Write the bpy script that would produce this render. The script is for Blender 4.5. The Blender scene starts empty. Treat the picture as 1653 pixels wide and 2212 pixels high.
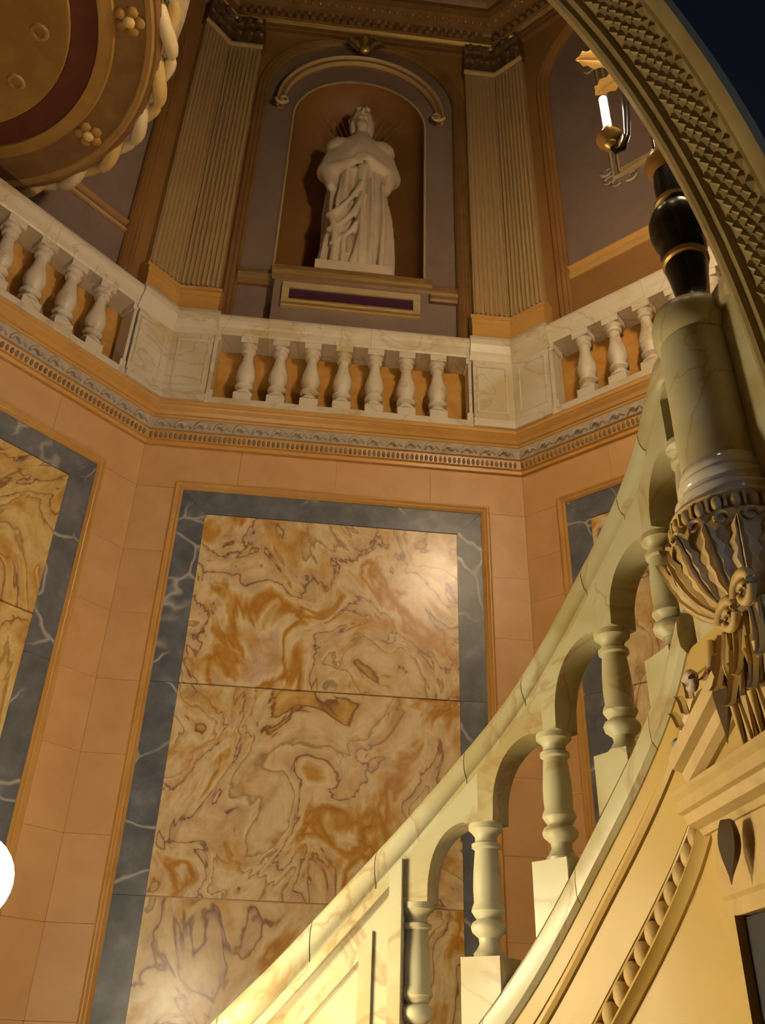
import bpy, bmesh, math, random
import numpy as np
from mathutils import Vector, Matrix
random.seed(7)
R_ = math.radians
# ------------------------------------------------------------------ camera, world, exposure
scene = bpy.context.scene
COL = scene.collection
IW, IH, FPX = 1653.0, 2212.0, 1921.2
YAW, PITCH, ROLL = .0915, .5587, .0332
cd = bpy.data.cameras.new('camera'); cam = bpy.data.objects.new('camera', cd); COL.objects.link(cam)
cd.sensor_fit = 'VERTICAL'; cd.sensor_height = 24.0; cd.lens = 24.0 * FPX / IH
cd.clip_start = .05; cd.clip_end = 200
_f = Vector((math.sin(YAW)*math.cos(PITCH), math.cos(YAW)*math.cos(PITCH), math.sin(PITCH)))
_r = Vector((math.cos(YAW), -math.sin(YAW), 0)); _u = _r.cross(_f)
_r2 = _r*math.cos(ROLL) + _u*math.sin(ROLL); _u2 = _u*math.cos(ROLL) - _r*math.sin(ROLL)
_m = Matrix((_r2, _u2, -_f)).transposed()
cam.matrix_world = _m.to_4x4()
scene.camera = cam
world = bpy.data.worlds.new('world'); scene.world = world; world.use_nodes = True
world.node_tree.nodes['Background'].inputs[0].default_value = (1.0, .78, .5, 1)
world.node_tree.nodes['Background'].inputs[1].default_value = .02
vs = scene.view_settings
vs.view_transform = 'Standard'; vs.look = 'None'; vs.gamma = 1; vs.use_curve_mapping = False
vs.exposure = 1.45
cy = scene.cycles
cy.max_bounces = 4; cy.diffuse_bounces = 3; cy.glossy_bounces = 2; cy.transmission_bounces = 2; cy.caustics_reflective = False; cy.caustics_refractive = False; cy.sample_clamp_indirect = 4; cy.use_adaptive_sampling = True; cy.adaptive_threshold = .05; cy.adaptive_min_samples = 20; cy.use_light_tree = False
P_LANTERN, P_GLOBE, P_CANDLE, P_BLUE_FILL = 1200, 330, 1.4, 10     # lamp powers (W)
WARM = (1.0, .68, .32)

# ------------------------------------------------------------------ materials
def nmat(name):
    m = bpy.data.materials.new(name); m.use_nodes = True
    nt = m.node_tree; b = nt.nodes['Principled BSDF']
    return m, nt, b
def node(nt, t, **kw):
    n = nt.nodes.new(t)
    for k, v in kw.items():
        if k in n.inputs: n.inputs[k].default_value = v
        else: setattr(n, k, v)
    return n
def ramp(nt, fac, stops, interp='LINEAR'):
    r = nt.nodes.new('ShaderNodeValToRGB'); r.color_ramp.interpolation = interp
    e = r.color_ramp.elements
    while len(e) < len(stops): e.new(.5)
    for i, (p, c) in enumerate(stops):
        e[i].position = p; e[i].color = (*c, 1)
    nt.links.new(fac, r.inputs[0]); return r.outputs[0]
def coords(nt, scale=(1,1,1), rnd=True, rot=(0,0,0)):
    tc = nt.nodes.new('ShaderNodeTexCoord'); mp = nt.nodes.new('ShaderNodeMapping')
    mp.inputs['Scale'].default_value = scale; mp.inputs['Rotation'].default_value = rot
    nt.links.new(tc.outputs['Object'], mp.inputs[0])
    if rnd:
        oi = nt.nodes.new('ShaderNodeObjectInfo'); mu = node(nt, 'ShaderNodeVectorMath', operation='MULTIPLY_ADD')
        mu.inputs[1].default_value = (37., 23., 51.)
        nt.links.new(oi.outputs['Random'], mu.inputs[0]); nt.links.new(mp.outputs[0], mu.inputs[2])
        return mu.outputs[0]
    return mp.outputs[0]
def noise(nt, vec, scale, detail=4, rough=.55, dist=0):
    n = node(nt, 'ShaderNodeTexNoise', Scale=scale, Detail=detail, Roughness=rough, Distortion=dist)
    nt.links.new(vec, n.inputs['Vector']); return n
def bump(nt, b, h, strength=.2, dist=.01):
    n = node(nt, 'ShaderNodeBump', Strength=strength, Distance=dist)
    nt.links.new(h, n.inputs['Height']); nt.links.new(n.outputs[0], b.inputs['Normal'])
def mixc(nt, fac, a, c, mode='MIX'):
    n = nt.nodes.new('ShaderNodeMix'); n.data_type = 'RGBA'; n.blend_type = mode
    for k, v in ((0, fac), (6, a), (7, c)):
        if hasattr(v, 'links'): nt.links.new(v, n.inputs[k])
        elif k == 0: n.inputs[0].default_value = v
        else: n.inputs[k].default_value = (*v, 1)
    return n.outputs[2]
def stone(name, c1, c2, scale=2.0, rough=.45, metal=0., bmp=0, rnd=True, spec=.5, coat=0.):
    m, nt, b = nmat(name); v = coords(nt, rnd=rnd)
    n = noise(nt, v, scale, 3, .6, .6)
    col = ramp(nt, n.outputs['Fac'], [(.3, c1), (.7, c2)])
    nt.links.new(col, b.inputs['Base Color'])
    b.inputs['Roughness'].default_value = rough; b.inputs['Metallic'].default_value = metal
    b.inputs['Specular IOR Level'].default_value = spec
    if coat: b.inputs['Coat Weight'].default_value = coat; b.inputs['Coat Roughness'].default_value = .15
    if bmp:
        n2 = noise(nt, v, scale*14, 1, .6); bump(nt, b, n2.outputs['Fac'], bmp, .006)
    return m
def onyx(name, rot=0.0, tint=(1, 1, 1)):
    m, nt, b = nmat(name); v = coords(nt, (1, 1, .8), True, (0, rot, 0))
    big = noise(nt, v, .62, 2, .5, .5)
    off = node(nt, 'ShaderNodeVectorMath', operation='MULTIPLY_ADD'); off.inputs[1].default_value = (1.7, 1.7, 1.7)
    nt.links.new(big.outputs['Color'], off.inputs[0]); nt.links.new(v, off.inputs[2])
    n1 = noise(nt, off.outputs[0], 1.15, 5, .52, .35)
    T = lambda c: tuple(a*t for a, t in zip(c, tint))
    cream, pale, gold, amber, brown, rose, dun = (.72, .52, .25), (.80, .65, .39), (.64, .36, .08), (.50, .23, .04), (.22, .11, .05), (.64, .44, .29), (.42, .28, .14)
    col = ramp(nt, n1.outputs['Fac'], [(.20, T(pale)), (.30, T(cream)), (.352, T(gold)), (.366, T(brown)), (.376, T(cream)), (.42, T(pale)), (.452, T(cream)), (.466, T(dun)), (.474, T(pale)), (.505, T(cream)), (.524, T(rose)), (.532, T(brown)),
        (.540, T(cream)), (.575, T(pale)), (.605, T(gold)), (.625, T(amber)), (.64, T(gold)), (.66, T(pale)), (.71, T(rose)), (.80, T(pale))])
    n2 = noise(nt, off.outputs[0], 2.3, 4, .6, .8)
    col = mixc(nt, ramp(nt, n2.outputs['Fac'], [(.52, (0, 0, 0)), (.66, (.75, .75, .75))]), col, T((.62, .33, .06)))
    n3 = noise(nt, v, 9, 4, .65, .5)
    col = mixc(nt, .40, col, ramp(nt, n3.outputs['Fac'], [(.35, (.58, .48, .40)), (.56, (1, 1, 1))]), 'MULTIPLY')
    nt.links.new(col, b.inputs['Base Color'])
    b.inputs['Roughness'].default_value = .27
    b.inputs['Specular IOR Level'].default_value = .5
    return m
def blue_marble(name):
    m, nt, b = nmat(name); v = coords(nt)
    n1 = noise(nt, v, 1.6, 3, .5)
    off = node(nt, 'ShaderNodeVectorMath', operation='MULTIPLY_ADD'); off.inputs[1].default_value = (.5, .5, .5)
    nt.links.new(n1.outputs['Color'], off.inputs[0]); nt.links.new(v, off.inputs[2])
    vo = node(nt, 'ShaderNodeTexVoronoi', Scale=1.7, feature='DISTANCE_TO_EDGE'); nt.links.new(off.outputs[0], vo.inputs['Vector'])
    nb = noise(nt, v, 5, 5, .6)
    base = ramp(nt, nb.outputs['Fac'], [(.35, (.105, .115, .13)), (.55, (.155, .165, .19)), (.72, (.23, .24, .27))])
    vein = ramp(nt, vo.outputs['Distance'], [(.0, (1, 1, 1)), (.012, (.55, .55, .55)), (.03, (0, 0, 0))])
    msk = noise(nt, v, 1.3, 2, .5)
    f = node(nt, 'ShaderNodeMath', operation='MULTIPLY')
    nt.links.new(vein, f.inputs[0]); nt.links.new(ramp(nt, msk.outputs['Fac'], [(.47, (0, 0, 0)), (.58, (.9, .9, .9))]), f.inputs[1])
    col = mixc(nt, f.outputs[0], base, (.55, .52, .46))
    nt.links.new(col, b.inputs['Base Color']); b.inputs['Roughness'].default_value = .35
    return m
def veined(name, c1, c2, cv, scale=2.2, rough=.35, amt=.8):
    m, nt, b = nmat(name); v = coords(nt)
    n1 = noise(nt, v, scale, 5, .55, .8)
    col = ramp(nt, n1.outputs['Fac'], [(.32, c2), (.5, c1), (.7, c1)])
    n2 = noise(nt, v, scale*.8, 5, .5, 1.6)
    vein = ramp(nt, n2.outputs['Fac'], [(.485, (0, 0, 0)), (.498, (amt,)*3), (.502, (amt,)*3), (.525, (0, 0, 0))])
    col = mixc(nt, vein, col, cv)
    nt.links.new(col, b.inputs['Base Color']); b.inputs['Roughness'].default_value = rough
    return m
def plain(name, c, rough=.5, metal=0., emit=None, strength=0.):
    m, nt, b = nmat(name)
    n = noise(nt, coords(nt), 12, 4)
    nt.links.new(ramp(nt, n.outputs['Fac'], [(.3, tuple(x*.82 for x in c)), (.7, c)]), b.inputs['Base Color'])
    b.inputs['Roughness'].default_value = rough; b.inputs['Metallic'].default_value = metal
    if emit: b.inputs['Emission Color'].default_value = (*emit, 1); b.inputs['Emission Strength'].default_value = strength
    return m
M = {}
M['tan'] = stone('peach_limestone', (.61, .345, .14), (.69, .415, .185), 2.5, .38)
M['tan_trim'] = stone('ochre_limestone', (.56, .30, .075), (.65, .37, .11), 3, .38)
M['onyx'] = onyx('banded_onyx'); M['onyx2'] = onyx('golden_onyx', .6, (.95, .88, .62))
M['blue'] = blue_marble('blue_grey_marble')
M['marble'] = veined('white_veined_marble', (.68, .60, .47), (.58, .47, .27), (.42, .27, .12), 1.3, .4, .45)
M['polished'] = veined('polished_marble', (.62, .57, .42), (.52, .45, .26), (.34, .20, .08), 1.3, .12, .4)
M['amber'] = stone('amber_alabaster', (.52, .24, .04), (.66, .36, .09), 6, .4)
M['relief'] = stone('grey_carved_stone', (.40, .33, .24), (.52, .44, .33), 8, .6, bmp=.3)
M['bead'] = stone('shadowed_bead_stone', (.20, .145, .10), (.28, .21, .15), 8, .6)  # undercut shade put into the colour of the bead row
M['brown'] = stone('brown_plaster', (.28, .135, .04), (.34, .17, .055), 2, .55)
M['mauve'] = stone('mauve_plaster', (.22, .15, .12), (.27, .19, .15), 2, .6)
M['niche'] = stone('umber_niche_plaster', (.25, .115, .032), (.30, .145, .045), 2, .6)
M['pilaster'] = stone('straw_scagliola', (.46, .32, .15), (.55, .395, .19), 3, .36, .1)
M['capital'] = stone('bronzed_capital', (.10, .06, .02), (.17, .10, .035), 9, .5, .2)
M['gilt'] = stone('gilding', (.72, .46, .14), (.85, .60, .24), 6, .32, .75)
M['gilt_pale'] = stone('pale_gilding', (.58, .44, .22), (.68, .53, .29), 6, .4, .3)
M['cornice'] = stone('dark_umber_cornice', (.20, .10, .032), (.27, .145, .05), 4, .5)
M['ceiling'] = stone('near_black_ceiling', (.03, .025, .02), (.045, .038, .03), 2, .8)
M['statue'] = stone('statuary_marble', (.54, .44, .32), (.64, .53, .39), 4, .5, bmp=.15)
M['purple'] = plain('purple_porphyry', (.07, .02, .045), .4)
M['stair'] = veined('cream_stair_marble', (.50, .47, .29), (.40, .33, .14), (.34, .20, .07), 1.5, .38, .55)
M['stairwall'] = stone('honey_stone', (.44, .30, .08), (.51, .36, .105), 2.5, .45)
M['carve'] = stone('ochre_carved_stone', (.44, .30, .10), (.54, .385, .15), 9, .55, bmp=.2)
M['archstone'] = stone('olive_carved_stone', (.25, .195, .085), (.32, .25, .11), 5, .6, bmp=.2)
M['bronze'] = plain('black_bronze', (.03, .022, .015), .25, .6)
M['soffit'] = stone('umber_soffit', (.34, .19, .055), (.42, .25, .085), 5, .55)
M['soffit_gold'] = stone('tawny_soffit', (.32, .175, .04), (.42, .24, .06), 4, .5)
M['red'] = stone('oxblood_band', (.095, .02, .008), (.13, .028, .012), 5, .5)
M['dark'] = plain('dark_doorway', (.012, .008, .008), .7)
M['ribbon'] = stone('golden_ribbon_stone', (.62, .44, .15), (.72, .54, .24), 5, .45)
M['ribbon_pale'] = stone('cream_ribbon_stone', (.70, .58, .34), (.76, .64, .42), 5, .45)
M['antique'] = stone('antique_gilding', (.34, .19, .05), (.46, .28, .08), 9, .35, .6)
M['shade_plaster'] = stone('unlit_face_plaster', (.028, .025, .023), (.036, .032, .03), 2, .8)  # darkness of the unlit arch wall face put into the colour
M['gap_shade'] = stone('gap_shade_brown', (.10, .055, .02), (.14, .08, .03), 8, .6)  # shade of the pointed gaps put into the colour
M['floor'] = veined('floor_marble', (.40, .32, .22), (.30, .22, .14), (.2, .12, .06))
M['candle'] = plain('candle_sleeve', (.9, .85, .7), .5, 0, (1.0, .86, .62), 12)
M['globe'] = plain('opal_globe', (.9, .88, .8), .4, 0, (1.0, .92, .76), 25)
M['pane'] = plain('blue_fill_pane', (.3, .4, .6), .2, 0, (.25, .5, 1.0), 2.2)  # panes of the added blue window, glowing for its reflections

# ------------------------------------------------------------------ object helpers
ROOTLOC = {}
class MB:
    def __init__(s): s.v = []; s.f = []
    def add(s, v, f):
        o = len(s.v); s.v += [tuple(p) for p in v]; s.f += [tuple(i+o for i in q) for q in f]; return s
    def box(s, a, b, fn=None):
        (x0, y0, z0), (x1, y1, z1) = a, b
        v = [(x, y, z) for z in (z0, z1) for y in (y0, y1) for x in (x0, x1)]
        if fn: v = [fn(*p) for p in v]
        return s.add(v, [(0,2,3,1), (4,5,7,6), (0,1,5,4), (2,6,7,3), (0,4,6,2), (1,3,7,5)])
    def lathe(s, prof, c=(0,0,0), n=20, a0=0, a1=2*math.pi, caps=True):
        full = abs(a1-a0-2*math.pi) < 1e-6; k = n if full else n+1
        v = []
        for i in range(k):
            a = a0+(a1-a0)*i/n
            for r, z in prof: v.append((c[0]+r*math.cos(a), c[1]+r*math.sin(a), c[2]+z))
        m = len(prof); f = []
        for i in range(n):
            j = (i+1) % k
            for q in range(m-1): f.append((i*m+q, j*m+q, j*m+q+1, i*m+q+1))
        if full and caps:
            if prof[0][0] > 1e-5: f.append(tuple(reversed([i*m for i in range(k)])))
            if prof[-1][0] > 1e-5: f.append(tuple(i*m+m-1 for i in range(k)))
        return s.add(v, f)
    def sweep(s, rings, closed=True, caps=True):
        m = len(rings[0]); v = [p for r in rings for p in r]; f = []
        for i in range(len(rings)-1):
            for q in range(m if closed else m-1):
                r = (q+1) % m
                f.append((i*m+q, i*m+r, (i+1)*m+r, (i+1)*m+q))
        if caps and closed:
            f.append(tuple(range(m-1, -1, -1))); f.append(tuple((len(rings)-1)*m+q for q in range(m)))
        return s.add(v, f)
    def tube(s, pts, rad, n=8, up=(0,0,1)):
        P = [Vector(p) for p in pts]; rings = []
        for i, p in enumerate(P):
            t = (P[min(i+1, len(P)-1)]-P[max(i-1, 0)]).normalized()
            a = t.cross(Vector(up));
            if a.length < 1e-3: a = t.cross(Vector((1, 0, .3)))
            a.normalize(); b = a.cross(t)
            r = rad[i] if isinstance(rad, (list, tuple)) else rad
            rings.append([p+(a*math.cos(2*math.pi*k/n)+b*math.sin(2*math.pi*k/n))*r for k in range(n)])
        return s.sweep(rings)
    def ball(s, c, r, n=10, m=7):
        rx, ry, rz = r if isinstance(r, (tuple, list)) else (r, r, r)
        prof = [(math.sin(math.pi*i/m), -math.cos(math.pi*i/m)) for i in range(m+1)]
        v = []; f = []
        for k in range(n):
            a = 2*math.pi*k/n
            for q, z in prof: v.append((c[0]+rx*q*math.cos(a), c[1]+ry*q*math.sin(a), c[2]+rz*z))
        for k in range(n):
            j = (k+1) % n
            for q in range(m): f.append((k*(m+1)+q, j*(m+1)+q, j*(m+1)+q+1, k*(m+1)+q+1))
        return s.add(v, f)
def fix(me, smooth=None):
    bm = bmesh.new(); bm.from_mesh(me)
    bmesh.ops.remove_doubles(bm, verts=bm.verts, dist=1e-5)
    bmesh.ops.recalc_face_normals(bm, faces=bm.faces); bm.to_mesh(me); bm.free()
    if smooth:
        for p in me.polygons: p.use_smooth = True
        try: me.set_sharp_from_angle(angle=R_(smooth))
        except Exception: pass
def tag(o, label=None, cat=None, group=None, kind=None):
    for k, v in (('label', label), ('category', cat), ('group', group), ('kind', kind)):
        if v: o[k] = v
    return o
def empty(name, loc, label, cat, group=None, kind=None):
    o = bpy.data.objects.new(name, None); COL.objects.link(o); o.location = loc; o.empty_display_size = .1
    ROOTLOC[o.name] = Vector(loc); return tag(o, label, cat, group, kind)
def obj(name, mb, mat, parent=None, smooth=None, origin=None):
    """link a mesh built in world coordinates; its origin goes to the base of its own box (random, local texture space)"""
    v = np.array(mb.v); lo, hi = v.min(0), v.max(0)
    o3 = Vector(origin) if origin else Vector(((lo[0]+hi[0])/2, (lo[1]+hi[1])/2, lo[2]))
    me = bpy.data.meshes.new(name); me.from_pydata([tuple(p) for p in (v-np.array(o3))], [], mb.f)
    fix(me, smooth); me.materials.append(M[mat] if isinstance(mat, str) else mat)
    o = bpy.data.objects.new(name, me); COL.objects.link(o)
    if parent:
        o.parent = parent; o.location = o3-ROOTLOC[parent.name]
    else: o.location = o3
    ROOTLOC[o.name] = o3
    return o
def dupe(src, parent, loc):
    c = src.copy(); COL.objects.link(c); c.parent = parent
    c.location = Vector(loc)-ROOTLOC[parent.name]; ROOTLOC[c.name] = Vector(loc); return c
def struct(name, mb, mat, label, smooth=None, parent=None):
    o = obj(name, mb, mat, parent, smooth)
    if not parent: tag(o, label, None, None, 'structure')
    return o

# ------------------------------------------------------------------ the octagonal hall: wall frames (floor level -1.6, eye level 0)
ZF, D = -1.6, 7.0
XL, XR = -1.629, 2.0
SD = XR-XL; S2 = 2**.5/2; T8 = math.tan(math.pi/8)
CL, CR = (XL, D), (XR, D)
CLL, CRR = (XL-SD*S2, D-SD*S2), (XR+SD*S2, D-SD*S2)
YA0, YA1 = 1.476, 1.8                                # arch wall, near and far face
WALLS = {'back': (CL, (1, 0), (0, -1), SD), 'left': (CLL, (S2, S2), (S2, -S2), SD), 'right': (CR, (S2, -S2), (-S2, -S2), SD),
         'west': ((CLL[0], YA1), (0, 1), (1, 0), CLL[1]-YA1), 'east': (CRR, (0, -1), (-1, 0), CRR[1]-YA1)}
def WF(side):
    O, t, n, L = WALLS[side]
    return lambda q, d, z: (O[0]+t[0]*q+n[0]*d, O[1]+t[1]*q+n[1]*d, z)
def wbox(mb, side, q0, q1, z0, z1, d0, d1): return mb.box((q0, d0, z0), (q1, d1, z1), WF(side))
def wrun(side, prof, q0=None, q1=None):
    """moulding run along a wall, mitred into its 135 degree corners; profile points are (d, z)"""
    F = WF(side); L = WALLS[side][3]
    a = [F(d*T8 if q0 is None else q0, d, z) for d, z in prof]; b = [F(L-d*T8 if q1 is None else q1, d, z) for d, z in prof]
    if side in ('west',) and q0 is None: a = [F(0, d, z) for d, z in prof]
    if side in ('east',) and q1 is None: b = [F(L, d, z) for d, z in prof]
    return MB().sweep([a, b])
def crun(corner, prof, half):
    """profile folded round an inner corner ('L' between left and back, 'R' between back and right)"""
    sa, sb = ('left', 'back') if corner == 'L' else ('back', 'right')
    Fa, Fb = WF(sa), WF(sb); L = SD
    return MB().sweep([[Fa(L-half, d, z) for d, z in prof], [Fb(d*T8, d, z) for d, z in prof], [Fb(half, d, z) for d, z in prof]])
def U_path(cx, hw, zb, zs, n=28):
    p = [(cx-hw, zb), (cx-hw, zb+(zs-zb)*.5)]
    p += [(cx-hw*math.cos(math.pi*i/n), zs+hw*math.sin(math.pi*i/n)) for i in range(n+1)]
    return p+[(cx+hw, zb+(zs-zb)*.5), (cx+hw, zb)]
def arched_plate(mb, side, cx, hw, zb, zs, x0, x1, z1, d0, d1, n=28):
    """wall plate x0..x1, zb..z1 with a round-headed opening"""
    inn = U_path(cx, hw, zb, zs, n); out = []
    for (x, z) in inn:
        if z <= zs+1e-6: out.append((x0 if x < cx else x1, z))
        else:
            dx, dz = x-cx, z-zs
            k = min([((x1-cx) if dx > 0 else (x0-cx))/dx if abs(dx) > 1e-6 else 1e9, (z1-zs)/dz])
            out.append((cx+dx*k, zs+dz*k))
    for lx, tx in ((0, x0), (1, x1)):   # snap one point to each top corner
        i = min(range(len(out)), key=lambda i: (out[i][0]-tx)**2+(out[i][1]-z1)**2); out[i] = (tx, z1)
    F = WF(side); m = len(inn); v = []; f = []
    for d in (d0, d1):
        v += [F(x, d, z) for x, z in inn]+[F(x, d, z) for x, z in out]
    for i in range(m-1):
        f.append((2*m+i, 2*m+i+1, 3*m+i+1, 3*m+i)); f.append((i, m+i, m+i+1, i+1))
        f.append((i, i+1, 2*m+i+1, 2*m+i)); f.append((m+i, 3*m+i, 3*m+i+1, m+i+1))
    return mb.add(v, f)
def path_mould(side, path, prof):
    """sweep a profile (outward offset o, d) along a 2-D path on a wall"""
    F = WF(side); rings = []
    for i, (x, z) in enumerate(path):
        x0, z0 = path[max(i-1, 0)]; x2, z2 = path[min(i+1, len(path)-1)]
        l = math.hypot(x2-x0, z2-z0) or 1; nx, nz = -(z2-z0)/l, (x2-x0)/l
        k = 1.0
        if 0 < i < len(path)-1:
            a = Vector((x-x0, z-z0)).normalized(); b = Vector((x2-x, z2-z)).normalized(); tt = (a+b).normalized()
            nx, nz = -tt.y, tt.x; k = 1/max(.5, tt.dot(a))
        rings.append([F(x+nx*o*k, d, z+nz*o*k) for o, d in prof])
    return MB().sweep(rings)

Z_STR, Z_TOP = 4.94, 12.75
QC = SD/2
# -------- walls, floor, ceiling
wall_names = {'back': 'wall_back', 'left': 'wall_left', 'right': 'wall_right', 'west': 'wall_west', 'east': 'wall_east'}
wall_lab = {'back': 'centre wall of the octagonal hall behind the statue', 'left': 'angled wall of the hall on the left', 'right': 'angled wall of the hall on the right',
            'west': 'side wall of the hall at far left', 'east': 'side wall of the hall at far right'}
WALLOBJ = {}
for s in WALLS:
    L = WALLS[s][3]
    mb = MB(); wbox(mb, s, 0, L, ZF, Z_STR+.35, -.30, -.035)
    if s in ('west', 'east'): wbox(mb, s, 0, L, Z_STR+.35, Z_TOP, -.30, 0)
    WALLOBJ[s] = struct(wall_names[s], mb, 'tan' if s in ('back', 'left', 'right') else 'brown', wall_lab[s])
mb = MB().add([(p[0], p[1], z) for z in (ZF-.2, ZF) for p in (CL, CR, CRR, (CRR[0], -3.2), (CLL[0], -3.2), CLL)],
              [(6,7,8,9,10,11), (5,4,3,2,1,0)]+[(i, (i+1) % 6, 6+(i+1) % 6, 6+i) for i in range(6)])
struct('floor', mb, 'floor', 'veined marble floor of the hall below the frame')
mb = MB().add([(p[0], p[1], z) for z in (Z_TOP, Z_TOP+.2) for p in (CL, CR, CRR, (CRR[0], YA0), (CLL[0], YA0), CLL)],
              [(5,4,3,2,1,0), (6,7,8,9,10,11)]+[(i, (i+1) % 6, 6+(i+1) % 6, 6+i) for i in range(6)])
struct('ceiling', mb, 'ceiling', 'almost black ceiling above the dark cornice')

# -------- lower wall cladding: stone blocks, border strips, onyx slabs, as children of each wall
FQ, OQ = .42, .655                       # border outer / onyx edge, from the corner
for s in ('back', 'left', 'right'):
    L = SD; W = WALLOBJ[s]; ZB = -.75
    for side in (0, 1):
        z = ZF; k = 0
        while z < 4.40:
            h = .43 if s == 'right' else .60
            z2 = min(z+h, 4.47)
            if 4.47-z2 < .2: z2 = 4.47
            q0, q1 = (0.0, FQ-.075) if side == 0 else (L-FQ+.075, L)
            obj('ashlar_block', wbox(MB(), s, q0+.001, q1-.001, z+.0012, z2-.0012, -.035, random.uniform(-.0012, .0012)), 'tan', W)
            z = z2
    n = 4
    for i in range(n):
        q0, q1 = L*i/n, L*(i+1)/n
        obj('ashlar_block', wbox(MB(), s, q0+.001, q1-.001, 4.472, Z_STR+.05, -.035, random.uniform(-.001, .001)), 'tan', W)
    # moulded surround
    path = [(FQ, ZB), (FQ, 4.47), (L-FQ, 4.47), (L-FQ, ZB)]
    obj('moulded_surround', path_mould(s, path, [(-.004, -.035), (-.004, -.004), (.012, .016), (.026, .004), (.034, .006), (.05, .026), (.062, .026), (.07, .008), (.08, .004), (.08, -.035)]), 'tan_trim', W)
    # blue-grey border
    zt = 4.47
    def strip(pts): # quad prism from (q,z) corners
        F = WF(s); v = [F(q, d, z) for d in (-.035, -.012) for q, z in pts]
        return MB().add(v, [(3,2,1,0), (4,5,6,7), (0,1,5,4), (1,2,6,5), (2,3,7,6), (3,0,4,7)])
    obj('border_slab', strip([(FQ, zt), (OQ, zt-.24), (L-OQ, zt-.24), (L-FQ, zt)]), 'blue', W)
    zj = [zt, 2.61, 1.0, ZB]
    for a, b in ((FQ, OQ), (L-OQ, L-FQ)):
        left = a == FQ
        for i in range(3):
            za, zc = zj[i], zj[i+1]+.003
            if i == 0: pts = [(a, zc), (b, zc), (b, zt-.242), (a, zt-.004)] if left else [(a, zc), (b, zc), (b, zt-.004), (a, zt-.242)]
            else: pts = [(a, zc), (b, zc), (b, za), (a, za)]
            obj('border_slab', strip(pts), 'blue', W)
    obj('border_slab', strip([(FQ, ZB-.25), (L-FQ, ZB-.25), (L-FQ, ZB), (FQ, ZB)]), 'blue', W)
    mat = 'onyx2' if s == 'left' else 'onyx'
    zo = [zt-.243, 2.61, 1.0, ZB] if s != 'left' else [zt-.243, 2.92, 1.3, ZB]
    for i in range(3):
        obj('onyx_slab', strip([(OQ+.002, zo[i+1]+.006), (L-OQ-.002, zo[i+1]+.006), (L-OQ-.002, zo[i]-.006), (OQ+.002, zo[i]-.006)]), mat, W)
    bb = wrun(s, [(-.03, ZF), (.05, ZF), (.05, ZF+.45), (.02, ZF+.55), (-.03, ZF+.55)])
    struct('baseboard_'+s, bb, 'blue', 'blue grey marble plinth at the foot of the %s hall wall' % {'back': 'centre', 'left': 'left', 'right': 'right'}[s])

# -------- string course under the balustrade
for k, s in enumerate(('back', 'left', 'right')):
    nm = {'back': 'centre', 'left': 'left', 'right': 'right'}[s]
    t = struct('trim_%d' % (k+1), wrun(s, [(-.035, 4.93), (.03, 4.93), (.035, 4.965), (.06, 4.97), (.075, 5.06), (.095, 5.065), (.13, 5.165), (.14, 5.17), (.15, 5.185), (.165, 5.19), (.19, 5.215), (.225, 5.24), (.235, 5.25), (.245, 5.255), (.245, 5.30), (-.035, 5.30)]),
               'tan_trim', 'ochre stone string course below the %s balustrade' % nm)
    obj('relief_band', wrun(s, [(.08, 5.062), (.099, 5.062), (.134, 5.163), (.11, 5.163)]), 'relief', t)
    mb = MB(); F = WF(s); q = .05
    while q < SD-.05:
        c = F(q, .062, 5.012); mb.ball(c, (.019, .019, .038), 6, 4); q += .046
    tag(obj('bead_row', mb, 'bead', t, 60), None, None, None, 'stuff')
    q = .16; i = 0; first = None
    while q < SD-.12:
        mb = MB()
        pts = [F(q-.075+.15*u, .122+.012*math.sin(u*6), 5.078+.052*math.sin(u*math.pi)+.012*math.sin(u*9)) for u in [j/7 for j in range(8)]]
        mb.tube(pts, [.010, .017, .022, .024, .022, .019, .014, .007], 6)
        mb.ball(F(q+.012, .128, 5.10), (.022, .022, .022), 8, 5)
        if first is None: first = obj('scroll_leaf', mb, 'relief', t, 60, origin=F(q, .12, 5.11)); 
        else: dupe(first, t, F(q, .12, 5.11))
        q += .183; i += 1

# -------- blind balustrades with amber backing
Z_PL, Z_B0, Z_B1, Z_RT = 5.30, 5.385, 6.20, 6.44
def baluster_prof(h, rb, rn, blk=.095):
    z = lambda t: blk+(h-2*blk*.9)*t
    return [(rb*.80, z(0)), (rb*.98, z(.02)), (rb*.98, z(.05)), (rb*.62, z(.09)), (rb*.58, z(.13)), (rb*.92, z(.17)), (rb*.95, z(.20)), (rb*.66, z(.235)), (rb*.82, z(.30)), (rb*.98, z(.39)), (rb*.96, z(.47)), (rb*.82, z(.57)),
            (rb*.62, z(.68)), (rn, z(.80)), (rn*1.0, z(.86)), (rb*.72, z(.88)), (rb*.74, z(.915)), (rn, z(.93)), (rn*1.1, z(.96)), (rb*.85, z(1.0))]
bal_mesh = {}
def baluster(parent, side, q, zb, h, mat):
    F = WF(side); p = F(q, .135, zb); key = side
    if key in bal_mesh: return dupe(bal_mesh[key], parent, p)
    mb = MB(); hw = .088
    fr = lambda a, b, z: F(q+a, .135+b, z)
    mb.box((-hw, -.075, zb), (hw, .09, zb+.095), fr)
    mb.lathe(baluster_prof(h, .098, .05), p, 16)
    mb.box((-hw*.95, -.075, zb+h-.075), (hw*.95, .085, zb+h), fr)
    bal_mesh[key] = obj('baluster', mb, 'marble', parent, 40, origin=p); return bal_mesh[key]
E_ = .515
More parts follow.
